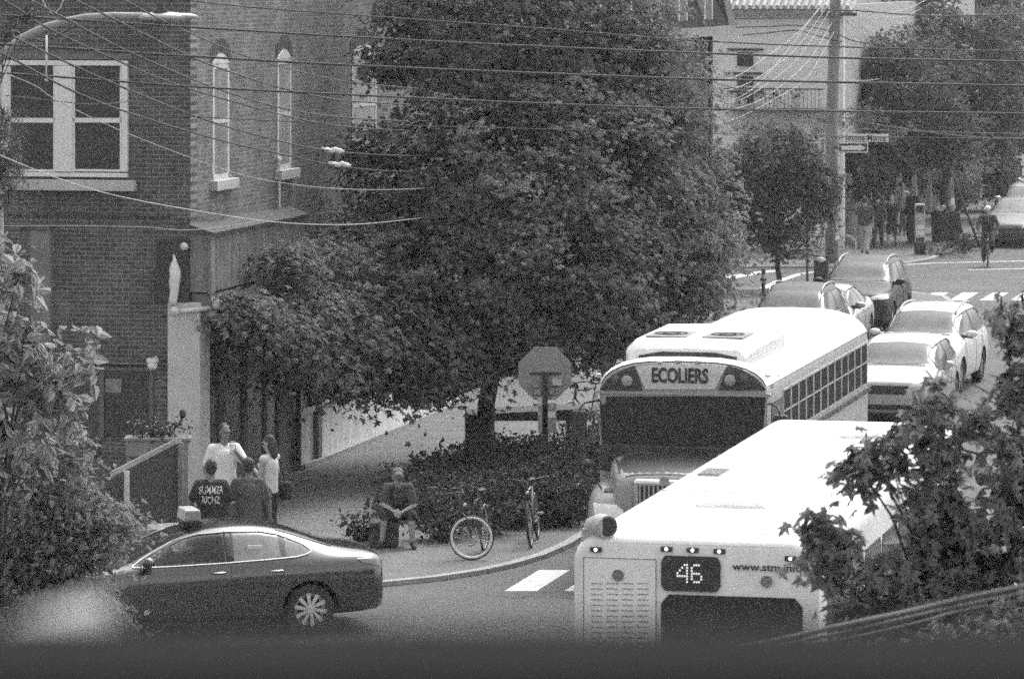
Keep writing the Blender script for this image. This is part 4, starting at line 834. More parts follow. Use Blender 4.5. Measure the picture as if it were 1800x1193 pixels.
# ================================================================== PEOPLE
def fuse(cones, balls, vox, name, m, parent, smooth=3):
    b = MB()
    for p, q, r0, r1 in cones:
        p = Vector(p); q = Vector(q); b.tube([p, q], [r0, r1], 12); b.ball(p, r0, 12); b.ball(q, r1, 12)
    for c, r in balls: b.ball(c, r, 14)
    me = b.mesh(name); o = bpy.data.objects.new('tmp', me); C.objects.link(o)
    q = o.modifiers.new('r', 'REMESH'); q.mode = 'VOXEL'; q.voxel_size = vox
    q = o.modifiers.new('s', 'SMOOTH'); q.iterations = smooth; q.factor = .5
    me = baked(o, name)
    for p in me.polygons: p.use_smooth = True
    return mobj(name, me, m, parent)
def person(label, pos, rz, ht=1.75, J=None, top=.1, legs=.08, sleeves='short', shorts=False, hair='short', skin=None, cap=None, vest=False, group=None, scale_r=1.0, wide=1.0, look=(0, 0), skirt=False):
    T = thing('person', label, 'person', pos, rz, group); k = ht / 1.75
    D = dict(head=(.02, 0, 1.635), neck=(0, 0, 1.47), shl=(0, .175, 1.41), shr=(0, -.175, 1.41), ell=(-.03, .235, 1.13), elr=(-.03, -.235, 1.13), wrl=(.05, .25, .88), wrr=(.05, -.25, .88), chest=(0, 0, 1.27), waist=(0, 0, 1.06), pel=(0, 0, .93),
             hil=(0, .09, .90), hir=(0, -.09, .90), knl=(.02, .10, .50), knr=(.02, -.10, .50), anl=(-.01, .11, .09), anr=(-.01, -.11, .09), tol=(.15, .13, .035), tor=(.15, -.13, .035), hdl=None, hdr=None)
    D.update(J or {})
    V = {n: (Vector(p) * k if p is not None else None) for n, p in D.items()}; q = k * scale_r
    sk = skin or M['skin']; hd = V['head']; fw = Vector((math.cos(look[0]), math.sin(look[0]), look[1])).normalized(); lf = Vector((0, 0, 1)).cross(fw).normalized(); up = fw.cross(lf)
    Hh = lambda a, b_, c: hd + (fw * a + lf * b_ + up * c) * k
    cones = [(V['neck'] - Vector((0, 0, .04)), hd - up * .06 * k, .055 * q, .052 * q)]
    balls = [(Hh(-.012, 0, .03), (.092 * k, .078 * k, .10 * k)), (Hh(.025, 0, -.04), (.062 * k, .058 * k, .078 * k)), (Hh(.098, 0, -.012), .015 * k), (Hh(.088, 0, -.03), (.02 * k, .014 * k, .014 * k)), (Hh(0, .08, -.0), (.018 * k, .01 * k, .03 * k)), (Hh(0, -.08, -.0), (.018 * k, .01 * k, .03 * k)), (Hh(.055, 0, -.095), .026 * k), (Hh(.08, 0, -.06), (.014 * k, .026 * k, .008 * k)), (Hh(.075, 0, .035), (.02 * k, .06 * k, .014 * k))]
    for s in 'lr':
        sg = 1 if s == 'l' else -1
        cones += [(V['sh' + s], V['el' + s], .048 * q, .040 * q), (V['el' + s], V['wr' + s], .039 * q, .025 * q), (V['hi' + s], V['kn' + s], .075 * q, .052 * q), (V['kn' + s], V['kn' + s].lerp(V['an' + s], .3), .05 * q, .055 * q), (V['kn' + s].lerp(V['an' + s], .3), V['an' + s], .055 * q, .036 * q)]
        wv = V['wr' + s]; d = (wv - V['el' + s]).normalized(); hdv = V['hd' + s]
        if hdv is not None: d = (hdv - wv).normalized()
        sd = d.cross(Vector((1, .2, 0))).normalized() if abs(d.x) < .8 else d.cross(Vector((0, 0, 1))).normalized(); nn = d.cross(sd).normalized()
        pm = wv + d * .05 * k; cones += [(wv, pm, .024 * q, .026 * q)]
        for j in range(4):
            a = (j - 1.5) * .019 * k; b0 = pm + sd * a + d * .02 * k; L_ = (.036, .042, .039, .03)[j] * k; b1 = b0 + d * L_ + nn * .008 * k; b2 = b1 + (d * .6 + nn * .75).normalized() * L_ * .8
            cones += [(pm + sd * a * .8, b0, .013 * k, .0105 * k), (b0, b1, .0105 * k, .009 * k), (b1, b2, .009 * k, .008 * k)]
        t0 = pm - sd * .024 * k; t1 = t0 + (d * .5 - sd * .8 + nn * .2).normalized() * .035 * k; cones += [(wv + d * .015 * k, t0, .016 * k, .013 * k), (t0, t1, .0125 * k, .011 * k), (t1, t1 + (d + nn * .4).normalized() * .028 * k, .011 * k, .009 * k)]
    cones += [(V['shl'], V['shr'], .05 * q, .05 * q), (V['chest'], V['waist'], .10 * q, .09 * q), (V['waist'], V['pel'], .09 * q, .10 * q), (V['neck'], V['chest'], .06 * q, .10 * q)]
    fuse(cones, balls, .0075, 'body', sk, T, 2)
    for sg in (1, -1):
        b = MB(); b.ball(Hh(.079, sg * .03, .008), .010 * k, 8); b.build('eye', M['black'], T, True)
    # shirt
    g = .014 * k; wd = wide
    cones = []; balls = []; sp_ = [(V['chest'] + Vector((0, 0, .06 * k)), .115, .165), (V['chest'], .122, .165), (V['waist'], .112, .148), (V['pel'] + Vector((0, 0, -.03 * k)), .116, .158)]
    for i_ in range(3):
        for t_ in range(6): u_ = t_ / 5; c_, a_, b_ = [x_ * (1 - u_) + y_ * u_ for x_, y_ in zip(sp_[i_], sp_[i_ + 1])]; balls.append((c_, (a_ * q + g, (b_ * q + g) * wd, .10 * k)))
    cones += [(V['shl'], V['shr'], .058 * q + g, .058 * q + g), (V['neck'] - Vector((0, 0, .06)), V['chest'], .06 * q + g, .09 * q)]
    for s in 'lr':
        if sleeves == 'short': e = V['sh' + s].lerp(V['el' + s], .72); cones += [(V['sh' + s], e, .06 * q + g, .058 * q + g)]
        if sleeves == 'long': cones += [(V['sh' + s], V['el' + s], .058 * q + g, .048 * q + g), (V['el' + s], V['el' + s].lerp(V['wr' + s], .92), .046 * q + g, .032 * q + g)]
    fuse(cones, balls, .012, 'shirt', top if not isinstance(top, float) else mat('cloth_%d' % int(top * 1000), top, .9, .1, 6, .2, 18), T, 7)
    cones = []; balls = [(V['pel'] - Vector((0, 0, .04)), (.112 * q + g, (.15 * q + g) * wd, .10 * k))]
    for s in 'lr':
        if shorts: cones += [(V['hi' + s], V['kn' + s], .092 * q + g, .078 * q + g)]
        else: cones += [(V['hi' + s], V['kn' + s], .088 * q + g, .064 * q + g), (V['kn' + s], V['an' + s] + Vector((0, 0, .03)), .062 * q + g, .052 * q + g)]
    if skirt: cones += [(V['pel'], (V['knl'] + V['knr']) / 2, .13 * q, .2 * q), ((V['knl'] + V['knr']) / 2, (V['anl'] + V['anr']) / 2 + Vector((0, 0, .15)), .2 * q, .19 * q)]
    fuse(cones, balls, .014, 'shorts' if shorts else 'trousers', legs if not isinstance(legs, float) else mat('cloth_%d' % int(legs * 1000), legs, .9, .1, 6, .2, 18), T, 4)
    for s in 'lr': fuse([(V['an' + s] - Vector((.02, 0, .03)), V['to' + s], .044 * k, .034 * k), (V['an' + s] - Vector((.04, 0, .04)), V['an' + s], .04 * k, .042 * k)], [], .012, 'shoe', M['rubber'], T, 2)
    hb = [(Hh(-.028, 0, .045), (.092 * k, .088 * k, .095 * k))]
    if hair == 'long': hb += [(Hh(-.05, 0, -.05), (.07 * k, .09 * k, .14 * k)), (Hh(-.06, 0, -.16), (.05 * k, .085 * k, .10 * k))]
    if hair == 'short': hb += [(Hh(-.045, 0, -.01), (.065 * k, .078 * k, .08 * k))]
    if hair != 'none': fuse([], hb, .011, 'hair', M['hair'], T, 2)
    if cap is not None: b = MB(); b.ball(Hh(-.01, 0, .07), (.10 * k, .09 * k, .07 * k), 14); b.tube([Hh(.06, 0, .06), Hh(.15, 0, .045)], [.07 * k, .06 * k], 12); b.build('cap', cap, T, True)
    return T, V
SW_ = Matrix.Rotation
# four people talking on the corner; ground at about 0.14
def gp(px, py, z=.06): return gnd(px, py, z)
P0 = lambda px, Y: Vector(((px - 900) * Y / F, Y, .06))
A90 = R(90)
# far man in white shirt, drinking from a white cup
t, V = person('person in a loose white t-shirt holding a white cup up to the chin', P0(394, 66.6), R(-70), 1.86, dict(shl=(.0, .19, 1.42), ell=(.1, .25, 1.16), wrl=(.2, .02, 1.36), hdl=(.2, 0, 1.5), ell_=None) if 0 else dict(ell=(.14, .27, 1.2), wrl=(.24, .08, 1.40), hdl=(.25, .06, 1.5), elr=(-.04, -.27, 1.12), wrr=(.12, -.26, .92)), .78, .12, 'short', shorts=False, skin=M['skind'], wide=1.12, look=(.3, -.1))
cup = thing('paper_cup', 'white paper cup held up by the person in the white t-shirt', 'cup', t.location, t.rotation_euler.z); b = MB(); b.tube([(.25, .05, 1.42), (.27, .05, 1.58)], [.032, .044], 16); b.build('cup_body', M['white'], cup, True); b = MB(); b.tube([(.27, .05, 1.58), (.272, .05, 1.595)], [.047, .045], 16); b.build('lid', M['white'], cup)
tb, V = person('person with cropped hair seen from behind in a black t-shirt lettered SUMMER RICHZ', P0(371, 62.6), R(93), 1.76, dict(ell=(.02, .29, 1.14), wrl=(.2, .2, 1.0), elr=(.02, -.29, 1.14), wrr=(.2, -.2, 1.0)), .032, .08, 'short', wide=1.28, skin=M['skind'])
bt = bvh_of([c for c in bpy.data.objects if c.parent == tb and c.name.startswith('shirt')][0].data)
def shirt_text(s, z, hgt, wdt):
    p = bt.ray_cast(Vector((-1, 0, z)), Vector((1, 0, 0)), 2)[0] or Vector((-.13, 0, z))
    o = text(s, hgt * 1.35, M['white'], tb, plane_m((0, 0, 0), (1, 0, 0), (0, 1, 0)), maxw=wdt, bold=.001, depth=0, name='print')
    for v in o.data.vertices:
        y, zz = -v.co.x, z + v.co.y + .012 * math.sin(v.co.x * 90); q = bt.ray_cast(Vector((-1, y, zz)), Vector((1, 0, 0)), 2)[0]; v.co = (q.x - .005 if q else p.x, y, zz)
shirt_text('SUMMER', 1.345, .105, .34); shirt_text('RICHZ', 1.205, .105, .25)
person('person seen from behind in a plain dark grey t-shirt with hands lowered', P0(437, 62.9), R(88), 1.75, dict(ell=(.02, .27, 1.14), wrl=(.2, .18, 1.02), elr=(.03, -.29, 1.12), wrr=(.12, -.30, .9)), .10, .07, 'short', wide=1.22, skin=M['skind'])
t, V = person('person with long dark hair in a white sleeveless top turned sideways', P0(474, 66.4), R(150), 1.70, dict(elr=(.0, -.22, 1.16), wrr=(.22, -.1, 1.2), hdr=(.26, -.06, 1.27), ell=(.05, .2, 1.14), wrl=(.24, .06, 1.22)), .62, .05, 'none', hair='long', wide=.92, look=(.2, -.25))
hbg = thing('shoulder_bag', 'dark shoulder bag hanging at the hip of the woman in the white top', 'bag', t.location, t.rotation_euler.z); b = MB(); b.box((-.24, -.30, .72), (-.02, -.17, 1.0)); b.build('pouch', M['fabric'], hbg, False, .04); b = MB(); b.tube([(-.12, -.24, .98), (-.08, -.2, 1.25), (-.02, -.14, 1.47), (.02, -.1, 1.46)], .012); b.build('strap', M['fabric'], hbg)
# seated man on the edge of the bed
sp = P0(702, 66.6)
person('person in dark clothes and cap sitting on the planting bed edge, elbows on knees', sp, R(-95), 1.78, dict(pel=(-.2, 0, .50), waist=(-.14, 0, .62), chest=(.04, 0, .80), neck=(.14, 0, .95), head=(.22, 0, 1.07), shl=(.12, .165, .90), shr=(.12, -.165, .90), ell=(.16, .24, .64), elr=(.16, -.24, .66), wrl=(.33, .08, .56), wrr=(.33, -.06, .58), hil=(-.2, .1, .47), hir=(-.2, -.1, .47), knl=(.22, .2, .50), knr=(.22, -.2, .50), anl=(.2, .22, .09), anr=(.16, -.24, .09), tol=(.35, .27, .035), tor=(.31, -.29, .035)), .085, .05, 'short', shorts=True, skin=M['skin'], cap=mat('worn_cap', .16, .9), wide=.9, look=(.2, -.35))
b = MB(); b.box((-.35, -.3, 0), (.08, .35, .38)); o = b.build('stone_block', mat('bed_stone', .06, .9, .3, 4, .4, 12), None, False, .03); o.location = sp + Vector((-.1, .18, 0)); tag(o, 'dark stone block the seated man sits on at the bed corner', 'stone')
# walkers on the far pavement
walkL = dict(knl=(.12, .09, .5), anl=(.2, .1, .12), tol=(.35, .12, .06), knr=(-.03, -.09, .5), anr=(-.25, -.1, .14), tor=(-.1, -.11, .04), ell=(-.12, .24, 1.15), wrl=(-.08, .26, .9), elr=(.08, -.24, 1.15), wrr=(.2, -.22, .92))
walkR = dict(knl=(-.03, .09, .5), anl=(-.25, .1, .14), tol=(-.1, .11, .04), knr=(.12, -.09, .5), anr=(.2, -.1, .12), tor=(.35, -.12, .06), ell=(.08, .24, 1.15), wrl=(.2, .24, .92), elr=(-.12, -.24, 1.15), wrr=(-.1, -.26, .9))
GZ = lambda px, py: gnd(px, py, .06)
person('person in dark shirt and pale trousers walking away on the far pavement, leftmost walker', GZ(1520, 448), AWAY, 1.80, walkL, .07, .40, 'short', wide=1.15)
person('person in dark jacket walking just behind the one in pale trousers', GZ(1543, 436), AWAY, 1.74, walkR, .06, .06, 'long')
person('person in black shirt and knee length shorts walking toward the camera on the far pavement', GZ(1568, 435), TOWARD, 1.66, walkR, .04, .04, 'short', shorts=True)
person('person in long black coat standing between the walkers and the pay station', GZ(1604, 428), TOWARD - .5, 1.82, None, .04, .04, 'long', wide=1.25, skirt=True)
person('person in light shirt partly hidden behind the walkers in front of the shops', GZ(1586, 412), TOWARD, 1.70, walkL, .5, .2, 'short')
person('person in black standing under the big maple at its right edge', GZ(1251, 560), TOWARD, 1.80, None, .04, .04, 'long', wide=1.05)
person('person with a white bag walking far up the street, left of two', lat(-19.9, 170, .06), AWAY, 1.72, walkL, .07, .05, 'long')
wb_ = thing('shopping_bag', 'white shopping bag carried by the left of two far walkers', 'bag', lat(-19.9, 170, .06), AWAY); b = MB(); b.box((-.1, -.42, .45), (.1, -.22, .85)); b.build('bag_body', M['white'], wb_, False, .03); b = MB(); b.tube([(0, -.38, .85), (0, -.3, 1.0), (0, -.25, .85)], .01); b.build('handle', M['white'], wb_)
person('person in a black top walking far up the street, right of two', lat(-19.35, 168, .06), AWAY, 1.78, walkR, .04, .05, 'long')

# ================================================================== BICYCLES
def bicycle(label, pos, rz, steer=0.0, lean=0.0, tyre=None, group=None, frame_m=None, basket=False):
    T = thing('bicycle', label, 'bicycle', pos, rz, group); T.rotation_euler = (lean, 0, rz); r = .335; ty = tyre or M['rubber']; fm = frame_m or M['dark']
    def whl(x, rot):
        b = MB(); b.torus((0, 0, 0), r - .017, .019, 'Y', 48, 8); o = b.build('wheel', ty, T, True); o.location = (x, 0, r); o.rotation_euler = (0, 0, rot)
        b = MB(); b.torus((0, 0, 0), r - .042, .008, 'Y', 40, 6); b.tube([(0, -.04, 0), (0, .04, 0)], .02, 8); 
        for k in range(28): a = 2 * math.pi * k / 28; b.tube([(0.02 * math.cos(a + 1), .03 * (-1) ** k, .02 * math.sin(a + 1)), ((r - .045) * math.cos(a), 0, (r - .045) * math.sin(a))], .0022, 3)
        b.build('rim', M['galv'], o); return o
    hx = .60; whl(-.45, 0); ax = hx - .03
    whl(hx, steer)
    b = MB(); sh = (-.18, 0, .85); bb_ = (-.03, 0, .29); ht_ = (.38, 0, .84); hb_ = (.42, 0, .70); ra = (-.45, 0, r)
    for p, q, rr in ((sh, bb_, .016), (sh, ht_, .015), (bb_, hb_, .018), (ht_, hb_, .018)): b.tube([p, q], rr, 8)
    for s in (.045, -.045): b.tube([bb_, (-.45, s, r)], .01, 6); b.tube([(-.16, s * .4, .76), (-.45, s, r)], .009, 6)
    b.build('frame', fm, T, True)
    b = MB(); mtx = Matrix.Translation((hx, 0, 0)) @ Matrix.Rotation(steer, 4, 'Z') @ Matrix.Translation((-hx, 0, 0))
    for s in (.05, -.05): b.tube([(hx, s, r), (hx - .06, s, .62), (hx - .14, 0, .70)], .011, 6)
    b.tube([(hx - .14, 0, .68), (hx - .2, 0, .98)], .014, 8); b.tube([(hx - .28, .30, 1.02), (hx - .16, .22, 1.03), (hx - .13, 0, .99), (hx - .16, -.22, 1.03), (hx - .28, -.30, 1.02)], .012, 8)
    b.tube([(hx - .36, .30, 1.02), (hx - .24, .30, 1.02)], .017, 8); b.tube([(hx - .36, -.30, 1.02), (hx - .24, -.30, 1.02)], .017, 8)
    b.xf(mtx); b.build('handlebar', M['dark'], T, True)
    b = MB(); b.ball((-.2, 0, .95), (.13, .075, .03), 12); b.ball((-.12, 0, .95), (.12, .035, .025), 10); b.tube([(-.18, 0, .84), (-.2, 0, .94)], .013); b.build('saddle', M['black'], T, True)
    b = MB(); b.torus((-.03, -.03, .29), .085, .006, 'Y', 24, 5); b.tube([(-.03, -.05, .29), (.06, -.07, .15)], .009); b.tube([(-.03, .05, .29), (-.12, .07, .43)], .009); b.box((.02, -.15, .135), (.1, -.07, .165)); b.box((-.16, .07, .415), (-.08, .15, .445)); b.build('crank', M['galv'], T)
    b = MB(); b.ball((hx - .1, 0, .82), (.03, .03, .03), 8); b.xf(mtx); b.build('lamp', M['lamp'], T, True)
    b = MB(); pts = [(-.45 + (r + .03) * math.cos(a), 0, r + (r + .03) * math.sin(a)) for a in [R(60 + 12 * k) for k in range(11)]]; b.tube(pts, .012, 5); b.build('mudguard', M['galv'], T)
    return T
wp = gnd(829, 985, .06); bz = R(-100)
def bike_at(px, py, rz, **k): p = gnd(px, py, .06); off = Vector((.60 * math.cos(rz), .60 * math.sin(rz), 0)); return p - off
bicycle('black bicycle with white wall front tyre turned face on at the kerb', bike_at(829, 984, bz), bz, steer=R(100 - 4), tyre=None, frame_m=M['dark'])
fw_ = [o for o in bpy.data.objects if o.name.startswith('wheel') and o.parent and o.parent.name == 'bicycle'][-1]
b = MB(); b.torus((0, -.008, 0), .300, .022, 'Y', 48, 6); b.build('white_wall', M['white'], fw_, True)
bicycle('dark bicycle seen end on leaning in the shrubs right of the white wheeled one', bike_at(934, 962, R(-96)), R(-96), lean=R(5), frame_m=M['steel'])
bicycle('bicycle chained behind the stop sign with pale tyre showing at its right', gnd(1024, 757, .06) - Vector((-.12, .5, 0)), R(-130), tyre=M['whitew'])
bicycle('bicycle with pale tyre locked between the young tree and the thin post', gnd(1390, 452, .06), R(170), tyre=M['whitew'])
bicycle('bicycle with pale tyre locked right of the thin post across the street', gnd(1438, 454, .06), R(175), tyre=M['whitew'])
bicycle('bicycle leaning on the far utility pole covered with notices', gnd(1464, 452, .06), R(150), lean=R(6), tyre=M['whitew'])
cy = gnd(1736, 470); bicycle('bicycle ridden toward the camera by the cyclist on the side street', cy - Vector((.6 * math.cos(R(-97)), .6 * math.sin(R(-97)), 0)), R(-97))
cb_ = cy - Vector((.6 * math.cos(R(-97)), .6 * math.sin(R(-97)), 0))
person('cyclist in dark jacket and pale cap riding a bicycle toward the camera', cb_, R(-97), 1.78, dict(pel=(-.2, 0, 1.02), waist=(-.12, 0, 1.14), chest=(0, 0, 1.32), neck=(.07, 0, 1.49), head=(.12, 0, 1.64), shl=(.06, .19, 1.44), shr=(.06, -.19, 1.44), ell=(.16, .3, 1.2), elr=(.16, -.3, 1.2), wrl=(.28, .28, 1.06), wrr=(.28, -.28, 1.06), hil=(-.18, .1, .98), hir=(-.18, -.1, .98), knl=(.14, .13, .72), knr=(.08, -.13, .62), anl=(-.05, .12, .47), anr=(.02, -.12, .2), tol=(.1, .12, .42), tor=(.16, -.12, .15)), .07, .05, 'long', cap=M['signw'], wide=1.15)

# ================================================================== STREET FURNITURE
def post(b, x, y, z0, z1, r=.03, n=8): b.tube([(x, y, z0), (x, y, z1)], r, n)
s_p = gnd(958, 868, .06); sY = s_p.y
ST = thing('stop_sign', 'back of an octagonal stop sign on a dark post covered with stickers', 'sign', s_p)
k_ = sY / F; zc = H - (656 + 50) * k_; rr = 46.5 * k_
b = MB(); b.prism([(rr / math.cos(R(22.5)) * math.cos(R(22.5 + 45 * i)), -.003, zc - .06 + rr / math.cos(R(22.5)) * math.sin(R(22.5 + 45 * i))) for i in range(8)], (0, .006, 0)); b.build('plate', M['sign'], ST)
b = MB(); b.box((-.045, -.07, 0), (.045, -.01, zc - .06 + .02)); b.build('post', M['black'], ST)
b = MB(); b.box((-.25, -.03, zc - .06 - .02), (.27, -.006, zc - .06 + .02)); b.box((-.2, -.02, zc - .60), (.2, -.006, zc - .57)); b.build('bracket', M['black'], ST)
def spx(px, py): return (px - 958) * k_, H - (py + 50) * k_ - .06
for (x0, y0_, x1, y1_, m_) in ((971, 665, 987, 676, M['lamp']), (936, 672, 946, 680, M['steel']), (940, 684, 950, 692, M['galv']), (966, 684, 974, 692, M['steel']), (945, 697, 953, 712, M['lamp']), (964, 707, 975, 719, M['galv']), (963, 722, 976, 733, M['signw']), (945, 722, 952, 730, M['galv'])):
    a = spx(x0, y0_); c = spx(x1, y1_); b = MB(); b.box((a[0], -.078, c[1]), (c[0], -.072 if y0_ > 694 else -.005, a[1])); b.build('sticker', m_, ST)
b = MB(); a = spx(946, 712); c = spx(978, 760); b.box((a[0], -.07, c[1]), (c[0], -.02, a[1])); b.build('notice_plate', M['sign'], ST)
# dark slab bench behind the tree
bp_ = gnd(930, 792, .06); BN = thing('bench', 'dark slab bench standing on the pavement behind the big tree trunk', 'bench', bp_, R(3)); kb = bp_.y / F
b = MB(); b.add([(-1.15, -.35, .58), (1.05, -.35, .58), (1.05, .5, .58), (-1.15, .5, .58), (-1.15, -.35, .70), (1.05, -.35, .80), (1.05, .5, .82), (-1.15, .5, .72)], [(3, 2, 1, 0), (4, 5, 6, 7), (0, 1, 5, 4), (1, 2, 6, 5), (2, 3, 7, 6), (3, 0, 4, 7)]); b.build('seat', M['dwood'], BN, False, .02)
for x in (-1.0, .85): b = MB(); b.box((x - .16, -.25, -.0), (x + .16, .4, .58)); b.build('leg', M['dwood'], BN, False, .02)
# terrace: panel wall, planter, bench
def fz(px, Y): return (px - 900) * Y / F
TY = 67.2
TR = thing('terrace_screen', 'wooden terrace screen with dark panel and pale sloping top rail beside the pilaster', 'screen', (fz(200, TY - 1.6), TY - 1.6, .06))
pa = Vector((0, 0, 0)); e_ = Vector((fz(318, TY + .4), TY + .4, .06)) - TR.location; dn = Vector((e_.x, e_.y, 0)).normalized()
zt = H - (770 + 50) * (TY + .4) / F - .06; zl = H - (833 + 50) * (TY - 1.6) / F - .06
b = MB(); b.prism([(0, 0, .1), (e_.x, e_.y, .1), (e_.x, e_.y, zt - .05), (0, 0, zl - .05)], (0, .04, 0)); b.build('panel', M['black'], TR)
b = MB(); b.prism([(-.05, -.06, zl - .05), (e_.x, e_.y - .06, zt - .05), (e_.x, e_.y - .06, zt + .03), (-.05, -.06, zl + .03)], (0, .2, 0)); b.build('rail', M['wood'], TR)
for t_ in (.18, .98): p = e_ * t_; b = MB(); b.box((p.x - .04, p.y - .06, 0), (p.x + .05, p.y - .01, zl + (zt - zl) * t_ - .05)); b.build('post', M['wood'] if t_ > .5 else M['signw'], TR)
PL = thing('planter', 'wooden planter box of dark foliage and small pale flowers on the terrace rail', 'planter', P0(285, 68.2)); z_ = H - (768 + 50) * 68.2 / F - .06
b = MB(); b.box((-.55, -.2, z_ - .28), (.42, .2, z_)); b.box((-.58, -.23, z_ - .04), (.45, .23, z_ + .01)); b.box((-.55, -.16, 0), (-.47, .16, z_ - .28)); b.box((.34, -.2, 0), (.42, .2, z_ - .28)); b.build('box', M['wood'], PL, False, .01)
n_ = 420; P = rng.normal(0, 1, (n_, 3)) * [.24, .11, .09] + [-.05, 0, z_ + .12]; leaves(P, np.tile([0, -.3, 1.], (n_, 1)), .07, 'ovate', 'foliage', M['leafs'], PL)
n_ = 30; P = rng.normal(0, 1, (n_, 3)) * [.25, .10, .07] + [-.05, -.08, z_ + .18]; leaves(P, np.tile([0, -1, 1.], (n_, 1)), .04, 'ovate', 'flowers', M['flower'], PL)
b = MB(); p = hit(321, 727, Vector((0, 68.0, 0)), Vector((0, 1, 0))); 
o = MB().ball((0, 0, 0), (.055, .03, .075), 10).tube([(0, 0, -.06), (-.05, 0, -.16), (-.12, 0, -.22)], .02, 6).build('garden_ornament', M['black'], None, True); o.location = p; tag(o, 'small dark spoon shaped ornament sticking up beside the planter against the pale pilaster', 'ornament')
BE = thing('terrace_bench', 'slatted pale wooden bench in front of the terrace screen', 'bench', P0(268, 65.2), R(24))
for k in range(6): b = MB(); b.box((-.78, -.32 + k * .1, .46), (.72, -.235 + k * .1, .49)); b.build('slat', M['wood'], BE, False, .004)
b = MB(); b.box((-.78, -.36, .36), (.72, -.325, .485)); b.build('apron', M['wood'], BE)
for x in (-.7, .62): b = MB(); b.box((x, -.3, 0), (x + .08, .24, .46)); b.build('leg', M['wood'], BE)
# utility pole with notices
UP = thing('utility_pole', 'tall pale utility pole papered with notices at the far corner', 'pole', GZ(1462, 462)); uy = UP.location.y; ku = uy / F
ztop = 12.5; b = MB(); b.tube([(0, 0, -.2), (0, 0, 4), (.12, 0, 8), (.2, 0, ztop)], [.19, .18, .165, .14], 16); b.build('shaft', M['pole'], UP, True)
for k in range(16):
    a = rng.uniform(-2.7, -.4); z = rng.uniform(.5, 2.3); x, y = .192 * math.cos(a), .192 * math.sin(a); b = MB(); b.box((x - .07, y - .012, z), (x + .07, y + .0, z + .2), a + A90, (x, y, 0)); b.build('notice', [M['signw'], M['lamp'], M['steel'], M['sign']][k % 4], UP)
b = MB(); b.box((-.4, -.1, 7.4), (.75, -.0, 7.5)); b.box((-.4, -.1, 8.3), (.75, -.0, 8.4)); b.build('crossarm', M['dark'], UP)
b = MB(); [b.tube([(x, -.05, z), (x, -.05, z + .16)], .04, 8) for x in (-.3, .3, .65) for z in (7.5, 8.4)]; b.build('insulator', M['porcelain'], UP)
kx = lambda px: (px - 900) * ku - UP.location.x; kz = lambda py: H - (py - YH) * ku - UP.location.z
OW = thing('one_way_sign', 'black one way sign with white arrow pointing right on the utility pole', 'sign', UP.location)
b = MB(); b.box((kx(1472), -.235, kz(268)), (kx(1525), -.225, kz(250))); b.build('border', M['signw'], OW); b = MB(); b.box((kx(1474), -.24, kz(266)), (kx(1523), -.234, kz(252))); b.build('plate', M['signb'], OW)
b = MB(); zc_ = kz(259.5); b.prism([(kx(1477), -.243, zc_ - .065), (kx(1509), -.243, zc_ - .065), (kx(1509), -.243, zc_ - .11), (kx(1521), -.243, zc_), (kx(1509), -.243, zc_ + .11), (kx(1509), -.243, zc_ + .065), (kx(1477), -.243, zc_ + .065)], (0, -.004, 0)); b.build('arrow', M['signw'], OW)
b = MB(); b.tube([(0, -.18, zc_), (kx(1490), -.225, zc_)], .02); b.build('bracket', M['dark'], OW)
SN = thing('street_name_sign', 'white street name sign reading Jeanne-Mance above the one way sign', 'sign', UP.location)
b = MB(); b.box((kx(1480), -.21, kz(249)), (kx(1561), -.20, kz(235))); b.build('plate', M['signw'], SN); text('Jeanne-Mance', .27, M['signb'], SN, plane_m(((kx(1483) + kx(1559)) / 2, -.214, kz(242.5)), (1, 0, 0), (0, 0, 1)), maxw=kx(1559) - kx(1487), bold=.003)
b = MB(); b.tube([(0, -.12, kz(242)), (kx(1482), -.2, kz(242))], .02); b.build('bracket', M['dark'], SN)
UP2 = thing('utility_pole', 'second weathered utility pole further up the street with a crossarm', 'pole', lat(-18.2, 168, .1)); b = MB(); b.tube([(0, 0, -.1), (.1, 0, 11.2)], [.2, .15], 12); b.build('shaft', M['pole'], UP2, True); b = MB(); b.box((-1.0, -.1, 6.45), (1.0, 0, 6.6)); b.build('crossarm', M['dark'], UP2)
# pay station, bins, leaning pole, thin post, bollard
PS = thing('pay_station', 'pale slim parking pay station papered with notices on the far pavement', 'pay station', GZ(1617, 447)); kp = PS.location.y / F; zz = (447 - 358) * kp
b = MB(); b.box((-.17, -.13, 0), (.17, .13, .36)); b.build('base', M['black'], PS, False, .02); b = MB(); b.box((-.155, -.12, .36), (.155, .12, zz)); b.build('cabinet', M['galv'], PS, False, .03)
b = MB(); b.box((-.12, -.127, zz - .28), (.12, -.12, zz - .06)); b.box((-.13, -.127, .4), (.13, -.122, .52)); b.build('display', M['signb'], PS); 
for z in (.6, .78, .95): b = MB(); b.box((-.12, -.128, z), (.12, -.122, z + .13)); b.build('sticker', M['signw'] if z < .9 else M['steel'], PS)
for px, py, lab, sc_ in ((1652, 424, 'black litter bin with pale bags on top, left one by the leaning pole', 1.0), (1672, 422, 'dark round litter bin right beside the other bin', .95)):
    o = thing('litter_bin', lab, 'bin', GZ(px, py)); b = MB(); b.tube([(0, 0, 0), (0, 0, .95 * sc_)], [.26, .3], 18); b.build('drum', M['dark'], o); b = MB(); b.torus((0, 0, .95 * sc_), .29, .03, 'Z', 20, 6); b.build('rim', M['black'], o)
o = thing('rubbish_bag', 'small crumpled white bag lying on the left litter bin', 'bag', GZ(1652, 424) + Vector((0, 0, .97))); b = MB(); b.ball((0, 0, .08), (.2, .17, .12), 12); b.ball((.1, -.1, .15), (.1, .1, .08)); b.build('bag_body', M['signw'], o, True)
